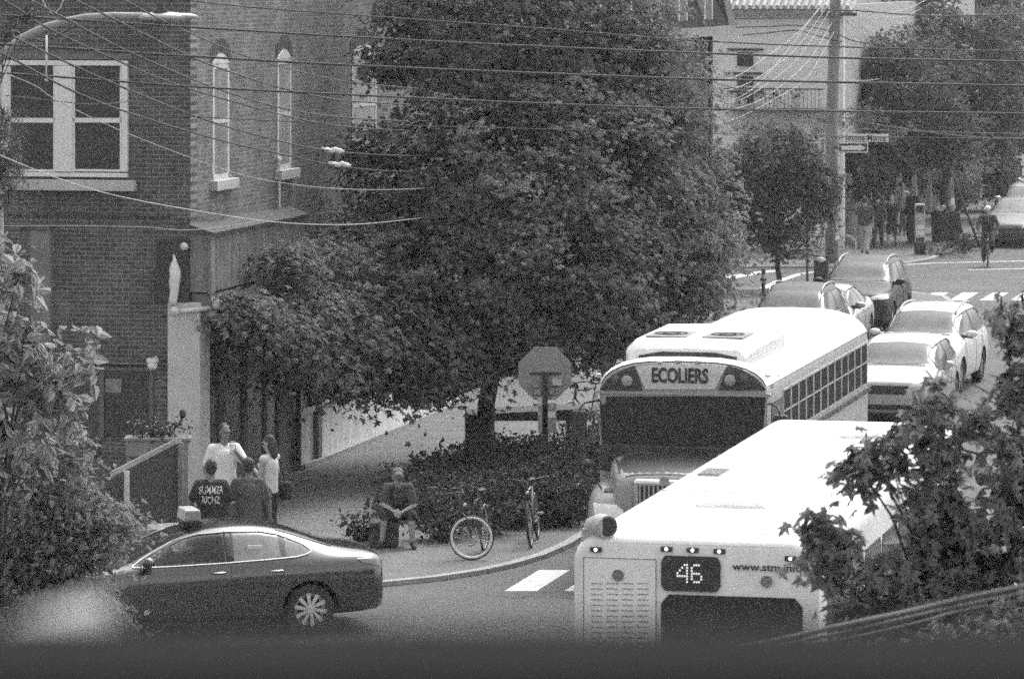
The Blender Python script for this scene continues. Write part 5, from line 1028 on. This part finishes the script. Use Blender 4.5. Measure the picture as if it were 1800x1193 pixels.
AD = thing('advert_column', 'pale round column papered with torn notices beside the bins', 'column', GZ(1668, 415)); b = MB(); b.tube([(0, .3, 0), (0, .3, 1.9)], .2, 20); b.build('drum', M['pole'], AD)
for k in range(10): a = rng.uniform(-2.8, -.3); z = rng.uniform(.6, 1.6); x, y = .203 * math.cos(a), .3 + .203 * math.sin(a); b = MB(); b.box((x - .09, y - .006, z), (x + .09, y + .004, z + .24), a + A90, (x, y, 0)); b.build('notice', [M['signw'], M['steel'], M['sign']][k % 3], AD)
p0 = GZ(1722, 428); p1 = at(1674, 305, p0.y); b = MB(); b.tube([(0, 0, -.1), (p1 - p0)[:]], [.045, .04], 8); o = b.build('leaning_pole', M['dark']); o.location = p0; tag(o, 'thin dark pole leaning left over the far pavement behind the cyclist', 'pole')
o = thing('sign_post', 'thin dark sign post standing right of the young street tree', 'post', GZ(1419, 506)); b = MB(); b.tube([(0, 0, 0), (0, 0, 2.6)], .035); b.build('post', M['dark'], o); b = MB(); b.box((-.15, -.05, 2.15), (.15, -.04, 2.6)); b.build('plate', M['sign'], o)
o = thing('bollard', 'short dark bollard with pale reflector band behind the roof railed car', 'bollard', GZ(1342, 530)); b = MB(); b.tube([(0, 0, 0), (0, 0, .55), (0, 0, .56), (0, 0, .62)], [.05, .05, .09, .09], 12); b.build('base', M['dark'], o); b = MB(); b.tube([(0, 0, .62), (0, 0, .72)], .055, 12); b.build('band', M['galv'], o); b = MB(); b.tube([(0, 0, .72), (0, 0, .82)], .055, 12); b.ball((0, 0, .83), .06); b.build('cap', M['dark'], o)
o = thing('moped', 'parked moped with pale handlebar cowl seen beside the black parked car', 'moped', GZ(1446, 520), R(-100))
b = MB(); b.torus((.5, 0, .25), .2, .05, 'Y', 24, 8); b.torus((-.55, 0, .25), .2, .05, 'Y', 24, 8); b.build('wheel', M['rubber'], o, True)
b = MB(); b.box((-.7, -.16, .35), (0, .16, .72)); b.box((.0, -.15, .25), (.35, .15, .33)); b.prism([(.35, -.2, .25), (.45, -.2, .25), (.38, -.2, 1.0), (.3, -.2, 1.0)], (0, .4, 0)); b.build('body', M['dark'], o, False, .04)
b = MB(); b.box((-.68, -.14, .72), (0, .14, .80)); b.build('seat', M['black'], o, False, .03); b = MB(); b.ball((.38, 0, 1.0), (.07, .12, .08)); b.build('cowl', M['signw'], o, True); b = MB(); b.tube([(.3, -.33, 1.12), (.36, 0, 1.08), (.3, .33, 1.12)], .02); [b.ball((.32, s * .3, 1.25), (.02, .07, .05)) for s in (1, -1)]; b.build('handlebar', M['dark'], o, True)
# street lamp upper left
LY = 54.0
SL = thing('street_lamp', 'curved arm street lamp with flat head and photocell reaching in from the left', 'lamp', Vector((fz(-6, LY), LY, 0)))
def lp(px, py): v = at(px, py, LY) - SL.location; return v
b = MB(); b.tube([(0, 0, 0), (0, 0, 5), lp(-5, 180), lp(-5, 108)], [.12, .1, .06, .055], 14); b.build('column', M['concpole'], SL, True)
b = MB(); b.tube([lp(-5, 112), lp(8, 92), lp(35, 70), lp(75, 50), (lp(115, 38)), lp(150, 31), lp(200, 28), lp(262, 29)], [.055, .055, .055, .052, .05, .048, .046, .045], 14); b.build('arm', mat('lamp_arm', .3, .6, .1), SL, True)
b = MB(); q = lp(295, 31); b.ball(q + Vector((-.05, 0, .0)), (.33, .15, .07), 18); b.ball(q + Vector((.18, 0, .01)), (.2, .1, .045), 14); b.build('head', M['galv'], SL, True)
b = MB(); b.ball(q + Vector((-.13, 0, -.05)), (.2, .12, .06), 14); b.build('lens', M['dark'], SL, True); b = MB(); q2 = lp(282, 22); b.tube([q2, q2 + Vector((0, 0, .03))], .1, 14); b.tube([q2 + Vector((0, 0, .02)), q2 + Vector((0, 0, .12))], .052, 14); b.build('photocell', M['dark'], SL)

# ================================================================== OVERHEAD WIRES
def wire(label, pts, r=.011, m=None, group=None, name='overhead_wire'):
    """pts: (px, py, distance); smooth curve through them"""
    P = [at(*p) for p in pts]; Q = []
    for i in range(len(P) - 1):
        a, b_, c, d = P[max(i - 1, 0)], P[i], P[i + 1], P[min(i + 2, len(P) - 1)]
        for k in range(8): t = k / 8; Q.append(.5 * ((2 * b_) + (c - a) * t + (2 * a - 5 * b_ + 4 * c - d) * t * t + (3 * b_ - a - 3 * c + d) * t ** 3))
    Q.append(P[-1]); o = P[len(P) // 2]; b = MB(); b.tube([q - o for q in Q], r, 6); w_ = b.build(name, m or M['wire'], None, True); w_.location = o; return tag(w_, label, 'wire', group)
G1 = 'main cables crossing the whole street'
wire('topmost thin cable crossing above the maple crown, a little wavy', [(-60, -60, 55), (332, 1, 55), (600, 25, 55), (950, 50, 55), (1200, 70, 55), (1457, 82, 55), (1900, 93, 55)], .0095, None, G1)
wire('second cable from the top, starting at the lamp arm', [(-100, 20, 53), (175, 38, 53), (600, 64, 53), (950, 82, 53), (1300, 96, 53), (1560, 104, 53), (1900, 110, 53)], .0135, None, G1)
wire('third cable from the top crossing the upper sash of the white window', [(-100, 72, 53), (84, 83, 53), (335, 99, 53), (600, 114, 53), (950, 129, 53), (1300, 141, 53), (1900, 153, 53)], .0145, None, G1)
wire('fourth cable from the top passing the middle of the maple crown', [(-100, 122, 53), (84, 134, 53), (330, 152, 53), (600, 166, 53), (950, 182, 53), (1300, 193, 53), (1900, 201, 53)], .0135, None, G1)
wire('thin lowest cable crossing the maple crown under the four thicker ones', [(300, 203, 56), (560, 216, 56), (912, 226, 56), (1300, 236, 56), (1560, 241, 56), (1900, 246, 56)], .006, None, G1)
G2 = 'service wires falling from the lamp corner to the brick building'
svc = [('uppermost service wire meeting the lamp head', [(205, -8, 50), (262, 24, 52), (320, 52, 55), (450, 105, 61), (600, 142, 67), (735, 156, 73)], .008),
 ('service wire passing above the narrow side windows', [(118, -8, 48), (180, 24, 50), (325, 95, 54), (400, 125, 58), (500, 156, 63), (600, 176, 68), (720, 184, 73)], .009),
 ('service wire crossing the first narrow side window near its middle', [(38, -8, 46), (115, 33, 49), (220, 88, 52), (370, 152, 57), (500, 191, 63), (600, 206, 68), (720, 214, 73)], .009),
 ('service wire starting from the twig at the upper left edge', [(-30, -20, 46), (30, 15, 47), (70, 42, 48), (180, 95, 51), (320, 152, 56), (500, 203, 63), (600, 222, 68), (720, 230, 73)], .009),
 ('service wire ending at the upper white connector', [(-30, 35, 46), (50, 78, 48), (200, 147, 53), (365, 212, 59), (500, 250, 65), (572, 264, 69), (660, 272, 72), (760, 275, 77)], .010),
 ('service wire ending at the lower white connector', [(-30, 80, 46), (15, 100, 47), (130, 161, 52), (250, 206, 57), (400, 250, 62), (500, 272, 66), (583, 290, 69), (670, 300, 73), (770, 302, 77)], .010)]
for lb, pts, r_ in svc: wire(lb, pts, r_ * 1.35, None, G2)
wire('thin pale wire drooping across both panes of the white window', [(-10, 122, 48), (60, 150, 50), (100, 176, 52), (220, 233, 56), (400, 300, 63), (500, 322, 66), (600, 332, 69), (700, 333, 73), (790, 328, 78)], .005, M['wirel'], G2)
wire('pale wire sagging past the window sill down to the fascia', [(-30, 258, 48), (0, 273, 49), (100, 313, 53), (200, 343, 57), (330, 368, 62), (480, 390, 66), (600, 395, 69), (690, 389, 73), (790, 376, 78)], .0075, M['wirel'], G2)
wire('thin pale horizontal wire along the belt between the brick storeys', [(0, 397, 69.5), (120, 397, 69.8), (250, 399, 70.1), (340, 404, 70.4), (460, 388, 70.8)], .006, M['wirel'])
wire('short dark wire across the centre of the white window', [(10, 168, 52), (100, 178, 53), (170, 184, 54), (230, 178, 55)], .006)
wire('looping pale wire hanging above the lamp arm', [(75, 0, 49), (82, 14, 49), (92, 24, 49), (104, 16, 49), (113, -4, 49)], .007, M['wirel'])
wire('drooping cable loop under the lamp arm', [(62, 68, 52), (74, 73, 52), (90, 68, 52), (115, 55, 52), (140, 42, 52)], .012)
G3 = 'fan of service wires left of the far utility pole'
fan = [((1452, 2), (1400, 60), (1330, 112), (1290, 136), (1240, 143)), ((1455, 10), (1400, 85), (1340, 132), (1290, 156), (1236, 161)), ((1458, 20), (1405, 100), (1345, 150), (1300, 176), (1250, 184)), ((1462, 40), (1420, 108), (1350, 168), (1290, 192), (1230, 203)), ((1466, 56), (1420, 135), (1360, 175), (1290, 210), (1232, 221)), ((1450, 0), (1385, 88), (1330, 150), (1290, 175), (1272, 165))]
for i, f_ in enumerate(fan): wire(['innermost', 'second', 'third', 'fourth', 'outermost lowest', 'steepest'][i] + ' pale wire of the fan dropping left from the far pole', [(x, y, uy - 1 - k * 3) for k, (x, y) in enumerate(f_)], .009, M['wirel'], G3)
G4 = 'sagging wires between the two far utility poles'
sag = [((1487, -10), (1540, 22), (1600, 14), (1645, -12)), ((1487, 0), (1530, 26), (1585, 30), (1625, 12), (1655, -5)), ((1490, 14), (1530, 36), (1580, 41), (1625, 30), (1680, -2)), ((1490, 28), (1530, 55), (1570, 62), (1615, 50), (1665, 12)), ((1488, 36), (1535, 72), (1580, 78), (1625, 60), (1672, 30)), ((1480, 46), (1530, 80), (1570, 88), (1620, 70), (1680, 44)), ((1490, 142), (1540, 140), (1590, 126), (1650, 108))]
for i, f_ in enumerate(sag): wire(['top', 'second', 'third', 'fourth', 'fifth', 'sixth', 'separate lowest'][i] + ' pale sagging wire right of the far pole', [(x, y, uy + k * 8) for k, (x, y) in enumerate(f_)], .010, M['wirel'], G4)
wire('dark cable from the white building eave past the pole to the right edge', [(1290, 33, 134), (1375, 32, 134), (1460, 30, 131), (1480, 18, 130), (1640, 28, 132), (1820, 24, 134)], .022)
wire('dark cable hanging in two swags from the white wall to the pole', [(1290, 48, 135), (1350, 47, 134), (1400, 45, 133), (1460, 55, 131), (1500, 72, 130), (1560, 80, 131)], .02)
wire('lower dark swag cable right above the upper window of the white wall', [(1305, 62, 135), (1350, 58, 134), (1400, 54, 133), (1440, 64, 131), (1480, 74, 131)], .02)
wire('dark diagonal cable falling right across the balcony', [(1245, 142, 118), (1300, 158, 121), (1360, 175, 124), (1402, 190, 126), (1470, 205, 129), (1560, 222, 133), (1700, 240, 140), (1830, 243, 145)], .016)
wire('thin dark cable along the shop tops toward the right edge', [(1230, 190, 116), (1290, 198, 119), (1400, 212, 124), (1500, 226, 130), (1650, 232, 136), (1830, 236, 144)], .012)
for nm, px, py in (('upper', 585, 264), ('lower', 597, 289)):
    o = thing('wire_connector', nm + ' white porcelain connector where a service wire meets the maple', 'connector', at(px, py, 69.2)); b = MB(); [b.ball((x, 0, .01 * math.sin(x * 40)), (.06, .045, .04), 10) for x in (-.09, -.03, .04, .1)]; b.tube([(-.18, 0, .03), (.18, 0, -.02)], .018); b.build('shell', M['porcelain'], o, True)
o = thing('wire_hanger', 'short white rod hanging from the lamp wires over the white window', 'rod', at(82, 62, 50)); b = MB(); b.tube([(0, 0, 0), (-.005, 0, -.5)], .011); b.ball((0, 0, -.51), .022, 8); b.build('rod', M['porcelain'], o, True)
G5 = 'blurred near cables rising to the right'
for i, (lb, pts) in enumerate((('top of the near blurred cables at the lower right', [(1000, 1185, 17), (1200, 1150, 18), (1352, 1124, 19), (1473, 1098, 19.5), (1613, 1070, 20), (1730, 1044, 20), (1900, 1012, 20)]), ('middle one of the near blurred cables at the lower right', [(1040, 1190, 17), (1240, 1152, 18), (1400, 1124, 19), (1500, 1104, 19.6), (1650, 1072, 20), (1900, 1022, 20)]), ('lowest of the near blurred cables at the lower right', [(1100, 1190, 17), (1300, 1150, 18.6), (1500, 1116, 19.5), (1620, 1090, 19.8), (1700, 1070, 20), (1900, 1040, 20)]))):
    wire(lb, pts, (.012, .007, .006)[i], mat('near_cable', .11, .6), G5)
# ================================================================== TREES AND PLANTS
def W(px, py, Y): return at(px, py, Y)
tb_ = gnd(862, 800, .06); TYb = tb_.y
B = []
def blob(px, py, dY, rx, rz_, n, ry=None):   # centre pixel at trunk distance+dY, radii in metres
    c = at(px, py, TYb + dY); B.append((c, (rx, ry or rx, rz_), n))
blob(900, -60, 0, 2.5, 3.2, 140); blob(930, 120, 0, 2.5, 2.3, 150); blob(830, 60, -.6, 1.6, 1.9, 70); blob(985, 60, .4, 1.9, 2.3, 100)
blob(1085, 200, .3, 1.75, 1.9, 120); blob(1150, 330, .2, 1.45, 1.4, 85); blob(1010, 330, -1.5, 2.0, 1.6, 120); blob(860, 300, -2, 2.0, 1.7, 120)
blob(735, 330, -1.2, 1.5, 1.4, 80); blob(640, 460, -2.2, 1.6, 1.0, 95); blob(550, 480, -4.8, 1.0, .7, 60, .9); blob(760, 480, -2.6, 1.9, 1.1, 110)
blob(960, 470, -2.6, 2.0, 1.2, 120); blob(1140, 455, -1, 1.5, .9, 80); blob(600, 570, -4.4, 1.3, .65, 80, 1.2); blob(720, 600, -3.4, 1.4, .60, 80)
blob(880, 570, -2, 1.9, .75, 100); blob(1040, 560, -1.6, 1.8, .6, 90); blob(1205, 505, 0, .85, .4, 28); blob(745, 672, -4.2, .42, .26, 16); blob(525, 535, -6.4, .65, .42, 44, .6); blob(435, 540, -8.2, .38, .24, 22, .4); blob(475, 585, -7.6, .5, .4, 38, .5); blob(535, 630, -6.2, .55, .4, 38, .6); blob(610, 660, -4.6, .5, .3, 24); blob(505, 455, -6.4, .35, .25, 16, .4); blob(780, 645, -4, .5, .3, 20); blob(680, 640, -3.8, .6, .35, 26)
blob(1255, 400, .4, .6, .7, 26); blob(1085, 590, -.6, .8, .3, 24); blob(1115, 70, .6, .7, .6, 22); blob(1150, 180, .4, .9, .6, 30); blob(690, 105, -.8, .6, .35, 16); blob(660, 250, -1, .6, .4, 18); blob(735, 20, -.5, .6, .4, 18)
tree('maple_tree', 'huge dark maple standing on the pavement in the middle of the picture', 'tree', (tb_.x, tb_.y, .0), (tb_.x + .1, tb_.y, 3.4), .165, B, .115, .5, M['leaf'], 'maple', 26, 160, None, 46, .5, .38, .55, .3)
# young street tree left of the sign post
q = GZ(1367, 510); c_ = lambda px, py, dY=0: at(px, py, q.y + dY)
tree('street_tree', 'young round headed street tree with dark thin trunk left of the thin post', 'tree', q, (q.x, q.y, 2.0), .075, [(c_(1350, 285), (1.3, 1.3, 1.15), 150), (c_(1395, 350), (1.2, 1.2, .95), 100), (c_(1320, 350), (.9, 1, .7), 60), (c_(1410, 275), (1.0, 1, .9), 80), (c_(1285, 320), (.7, .8, .9), 50), (c_(1440, 330), (.7, .8, .8), 50), (c_(1380, 425), (.9, .8, .42), 34), (c_(1330, 400), (.7, .8, .4), 20)], .10, .3, M['leaff'], 'maple', 12, 40, None, 34)
# trees behind the shops and along the street
g = 'trees lining the far side of the street'
def ft(lab, l, Y, blobs, m=M['leaff'], r=.15, ls=.17, cr=.5, n_per=44, shape='ovate', name='street_tree', nl=8):
    b0 = lat(l, Y, .1); tree(name, lab, 'tree', b0, (b0.x, b0.y, 3.2), r, [(at(px, py, Y + dy), (rx, rx, rz), int(n * 1.5)) for px, py, dy, rx, rz, n in blobs], ls, cr, m, shape, nl, 20, g, n_per)
ft('broad tree overhanging the far pavement right of the utility pole', -18.6, 142, [(1555, 205, 0, 1.6, 1.0, 50), (1600, 150, 0, 2.2, 1.8, 90), (1560, 255, -1, 1.2, .8, 40), (1525, 300, -2, .75, .7, 30), (1640, 230, 0, 1.7, 1.0, 60), (1555, 110, 0, 1.3, 1.2, 40)])
ft('feathery tree with pale upper branches behind the broad one', -18.4, 155, [(1680, 120, 0, 2.4, 2.4, 110), (1610, 50, 0, 1.8, 1.6, 60), (1725, 190, 0, 1.8, 1.6, 70), (1680, 250, 0, 1.8, .8, 50), (1590, 120, 0, 1.6, 1.6, 60)], ls=.19, shape='ovate')
ft('tall tree filling the upper right corner of the picture', -17.9, 172, [(1760, 130, 0, 2.2, 2.3, 90), (1790, 220, 0, 1.6, .8, 50), (1740, 60, 0, 1.5, 1.3, 40), (1720, 285, 0, 1.6, 1.1, 50), (1700, 180, 0, 2.0, 2.0, 60)], ls=.19)
ft('low dark tree above the far parked cars', -18.8, 160, [(1700, 290, 0, 1.6, 1.2, 60), (1650, 275, 0, 1.3, .9, 40), (1590, 250, 0, 1.6, 1.1, 50)], ls=.18)
ft('small pale drooping tree over the bins on the far pavement', -18.7, 146.5, [(1675, 300, 0, 1.0, .55, 40), (1690, 330, 0, .55, .5, 24)], m=M['leafl'], r=.1, ls=.1, cr=.35)
ft('dark tree behind the white building roofline', -19.2, 186, [(1640, 0, 0, 3.4, 2.2, 90), (1560, 30, 0, 2.6, 2, 60), (1720, -10, 0, 2.4, 2, 50)], ls=.24, cr=.7)
# shrubs hugging the balcony and pole
b0 = at(1500, 205, 133); P, N, CC = clumps([((0, 0, 0), (1.0, .6, .4), 20), ((.9, 0, -.3), (1.0, .6, .4), 20), ((-.9, 0, -.1), (.5, .4, .25), 12), ((.2, 0, .15), (.4, .3, .2), 8)], None, .25, n_per=30)
o = leaves(P, N, .075, 'ovate', 'climbing_plant', M['leaff']); o.location = b0; tag(o, 'leafy climber bushing out below the balcony beside the utility pole', 'plant')
o = thing('balcony_plants', 'potted plants standing along the balcony of the white building', 'plants', at(1330, 182, 136.2))
for k, x in enumerate((-.4, .1, .6, 1.25)): b = MB(); b.tube([(x, 0, -.1), (x, 0, .12)], [.08, .11], 10); b.build('pot', M['stone'], o, True); P = rng.normal(0, .11, (90, 3)) + [x, 0, .28]; leaves(P, np.tile([0, -.3, 1.], (90, 1)), .08, 'ovate', 'foliage', M['leafs'], o)
# planting bed under the maple and beside the parked bicycles
n_ = 0; P = []; N = []
bed = [(lat(-19.9, 67.0), lat(-14.9, 79.5))]
PP = []
poly = [gnd(668, 925), gnd(780, 930), gnd(930, 938), gnd(1003, 930), lat(-14.75, 77.5), lat(-15.5, 79.2), lat(-18.6, 79.2), lat(-19.0, 74)]
def inpoly(x, y, pg):
    c = False; j = len(pg) - 1
    for i in range(len(pg)):
        if (pg[i].y > y) != (pg[j].y > y) and x < (pg[j].x - pg[i].x) * (y - pg[i].y) / (pg[j].y - pg[i].y) + pg[i].x: c = not c
        j = i
    return c
xs = [p.x for p in poly]; ys = [p.y for p in poly]
while len(PP) < 1000:
    x, y = rng.uniform(min(xs), max(xs)), rng.uniform(min(ys), max(ys))
    if inpoly(x, y, poly): PP.append((x, y, .06))
sheet('flower_bed', [(p.x, p.y) for p in poly], .03, .09, M['soil'])
P = []; N = []
for x, y, z in PP:
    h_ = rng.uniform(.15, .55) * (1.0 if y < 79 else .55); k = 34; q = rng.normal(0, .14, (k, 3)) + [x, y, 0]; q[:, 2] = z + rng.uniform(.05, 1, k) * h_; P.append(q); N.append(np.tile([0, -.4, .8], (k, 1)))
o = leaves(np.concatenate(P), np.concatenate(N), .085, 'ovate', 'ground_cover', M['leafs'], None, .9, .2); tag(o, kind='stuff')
def shrub(lab, px, py, w_, h_, n, m, ls=.08, shape='ovate', z=.06, name='shrub', group=None, fl=0):
    o = thing(name, lab, 'shrub', gnd(px, py, z), 0, group); P, N, CC = clumps([((0, 0, h_ * .5), (w_ / 2, w_ / 2, h_ / 2), n)], None, .18, n_per=24, shell=.2); leaves(P, N, ls, shape, 'foliage', m, o, .8, .2)
    b = MB(); [b.tube(limb_path((0, 0, 0), CC[i], 0, 3), .012, 5) for i in range(0, len(CC), 4)]; b.build('stem', M['bark'], o)
    if fl: q = P[rng.choice(len(P), fl)]; leaves(q + [0, -.06, .03], np.tile([0, -1, 1.], (fl, 1)), ls * .6, 'ovate', 'flowers', M['flower'], o)
    return o
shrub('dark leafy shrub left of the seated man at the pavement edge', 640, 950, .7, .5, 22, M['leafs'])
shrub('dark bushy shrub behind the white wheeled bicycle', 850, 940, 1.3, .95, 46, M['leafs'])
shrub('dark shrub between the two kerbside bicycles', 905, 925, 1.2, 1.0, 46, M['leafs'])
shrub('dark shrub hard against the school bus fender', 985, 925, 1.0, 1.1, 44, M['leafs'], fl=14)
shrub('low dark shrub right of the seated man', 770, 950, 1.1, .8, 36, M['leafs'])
shrub('wispy tall plant at the foot of the stop sign', 1000, 860, 1.0, 1.1, 36, M['leaff'], .07)
shrub('pale wild plant left of the school bus windscreen', 1035, 790, .9, .8, 40, M['leaff'], .08)
shrub('low grass tuft at the far kerb left of the cyclist', 1655, 448, 1.7, .3, 40, M['leafs'], .1, 'needle')
shrub('dark low shrub by the far kerb behind the leaning pole', 1690, 436, 1.3, .5, 30, M['leafs'], .09)
shrub('wild plant growing at the right edge beneath the maple left of the standing person', 1185, 590, 1.3, 1.2, 46, M['leaf'], .09)
# near tree at the left edge, pale pointed leaves
def near(name, lab, cat, Y, base_px, forkz, r, blobs, ls, cr, m, shape, n_per=22, limbs=10, twigs=40, spread=.6, droop=.9, cr_flat=.5):
    b0 = Vector(((base_px - 900) * Y / F, Y, 0)); return tree(name, lab, cat, b0, (b0.x, b0.y, forkz), r, [(at(px, py, Y + dy), (rx, ry, rz), n) for px, py, dy, rx, ry, rz, n in blobs], ls, cr, m, shape, limbs, twigs, None, n_per, droop, spread, .3, cr_flat)
near('leafy_tree', 'pale leaved tree at the left edge in front of the brick wall', 'tree', 47.0, -40, 1.6, .10, [(-10, 560, 0, .5, .5, .75, 26), (20, 640, 0, .55, .5, .5, 24), (0, 760, 0, .6, .5, .45, 22), (85, 660, 0, .25, .3, .35, 10), (0, 450, 0, .25, .3, .3, 12), (140, 620, -.2, .12, .15, .3, 6), (100, 700, 0, .25, .3, .22, 9)], .16, .24, mat('pale_pointed_leaf', .30, .5, island=.5, trans=.45), 'ovate', 16)
near('sumac_shrub', 'fine leaved shrub filling the lower left corner and hiding the taxi bonnet', 'shrub', 49.0, 40, 1.2, .06, [(40, 800, 0, .75, .6, .35, 26), (95, 845, 0, .5, .6, .40, 24), (150, 900, 0, .38, .5, .25, 20), (60, 900, 0, .75, .6, .5, 44), (40, 980, 0, .85, .6, .45, 50), (135, 965, 0, .38, .5, .33, 28), (10, 1020, 0, .8, .6, .4, 60), (215, 905, 0, .25, .3, .15, 10), (100, 770, 0, .3, .3, .15, 12), (120, 1040, 0, .5, .4, .25, 26), (60, 1090, 0, .7, .4, .3, 40), (165, 1075, 0, .35, .4, .22, 26)], .09, .28, mat('fine_leaf', .24, .6, island=.5, trans=.45), 'ovate', 34, 14, 60)
near('conifer', 'feathery conifer tips at the left edge beside the white window', 'tree', 51.0, -90, 5.5, .12, [(5, 230, 0, .13, .3, .35, 14), (20, 290, 0, .2, .3, .22, 18), (0, 340, 0, .2, .3, .16, 10), (-60, 260, 0, .4, .4, .8, 30)], .075, .16, M['leaff'], 'needle', 60)
near('bare_twig', 'small dark twiggy branch tangled in wires at the upper left', 'branch', 47.0, -60, 6.5, .05, [(50, 25, 0, .12, .1, .08, 5), (25, 45, 0, .15, .1, .06, 5), (-40, 40, 0, .3, .3, .3, 20)], .06, .08, M['leafd'], 'ovate', 10, 6, 20)
# near maple at the right
tm = lambda: mat('near_maple_leaf', .19, .6, island=.35, trans=.4)
near('maple_tree', 'near dark maple at the right edge overlapping the city bus roof', 'tree', 31.5, 1960, 2.2, .09, [(1700, 930, 0, .36, .4, .30, 30), (1640, 880, 0, .22, .3, .18, 14), (1640, 985, 0, .30, .4, .22, 20), (1560, 800, 0, .20, .2, .12, 13), (1510, 820, 0, .13, .15, .08, 8), (1580, 1010, 0, .28, .3, .18, 15), (1500, 1050, 0, .22, .25, .14, 11), (1475, 955, 0, .13, .2, .10, 7), (1430, 925, 0, .12, .15, .09, 7), (1445, 985, 0, .10, .15, .12, 7), (1560, 1080, 0, .3, .3, .1, 18), (1740, 1000, 0, .4, .4, .35, 28), (1790, 830, 0, .16, .25, .35, 18), (1780, 940, 0, .3, .3, .4, 22), (1710, 750, 0, .14, .2, .10, 6), (1665, 790, 0, .12, .2, .10, 6), (1645, 690, 0, .09, .12, .14, 6), (1600, 745, 0, .12, .15, .06, 4), (1790, 680, 0, .18, .2, .16, 12), (1790, 560, 0, .13, .15, .16, 9), (1795, 610, 0, .08, .1, .1, 4), (1690, 1060, 0, .5, .4, .2, 34)], .125, .15, tm(), 'maple', 10, 22, 120, .6, .9, .8)
near('leafy_shrub', 'pale flowering shrub blurred at the lower right corner', 'shrub', 27, 1760, 1.5, .05, [(1740, 1130, 0, .35, .3, .18, 20), (1640, 1150, 0, .45, .3, .14, 26), (1780, 1080, 0, .15, .2, .12, 8)], .08, .14, M['leafl'], 'ovate', 20)
# far-off wood and sky backdrop
b = MB(); 
P, N, CC = clumps([((x, 245 + rng.uniform(-8, 8), rng.uniform(1, 4)), (5, 4, rng.uniform(3.5, 6.0)), 60) for x in np.arange(14, 62, 4.5)], None, 1.2, n_per=22)
o = leaves(P, N, .38, 'ovate', 'far_trees', M['leaff']); tag(o, kind='stuff')
# ================================================================== BALCONY FROM WHICH THE STREET IS SEEN
BL = thing('balcony_parapet', 'out of focus dark balcony parapet along the bottom of the picture', 'parapet', (0, 2.0, 0))
b = MB(); b.box((-2.5, 0, 8.0), (2.5, .18, H - .320)); b.build('coping', mat('parapet_paint', .026, 1, .15, 3, spec=0), BL, False, .02)
b = MB(); b.box((-2.5, .03, 0), (2.5, .15, 7.999)); b.build('wall', M['bdf'], BL)
hb_ = thing('handrail', 'pale out of focus rail end rising at the lower left corner', 'rail', (0, 1.9, 0)); b = MB(); b.tube([at(-160, 1300, 2.4) - Vector((0, 1.9, 0)), at(60, 1165, 2.4) - Vector((0, 1.9, 0)), at(190, 1080, 2.42) - Vector((0, 1.9, 0))], [.03, .028, .012], 12); b.build('rail', mat('pale_rail', .36, .6), hb_, True)

# ================================================================== THIN HAZE ADDED TO LIFT THE BLACKS
b = MB(); b.box((-310, -70, -1.2), (310, 710, 26)); hz = b.build('black_lift_haze', None); hm = bpy.data.materials.new('black_lift_haze'); hm.use_nodes = True; t = hm.node_tree; t.nodes.clear()
pv = t.nodes.new('ShaderNodeVolumePrincipled'); pv.inputs['Color'].default_value = (.95, .95, .95, 1); pv.inputs['Density'].default_value = .00038; pv.inputs['Anisotropy'].default_value = 0
ou = t.nodes.new('ShaderNodeOutputMaterial'); t.links.new(pv.outputs[0], ou.inputs['Volume']); hz.data.materials.append(hm); tag(hz, kind='stuff')
S.cycles.volume_bounces = 0
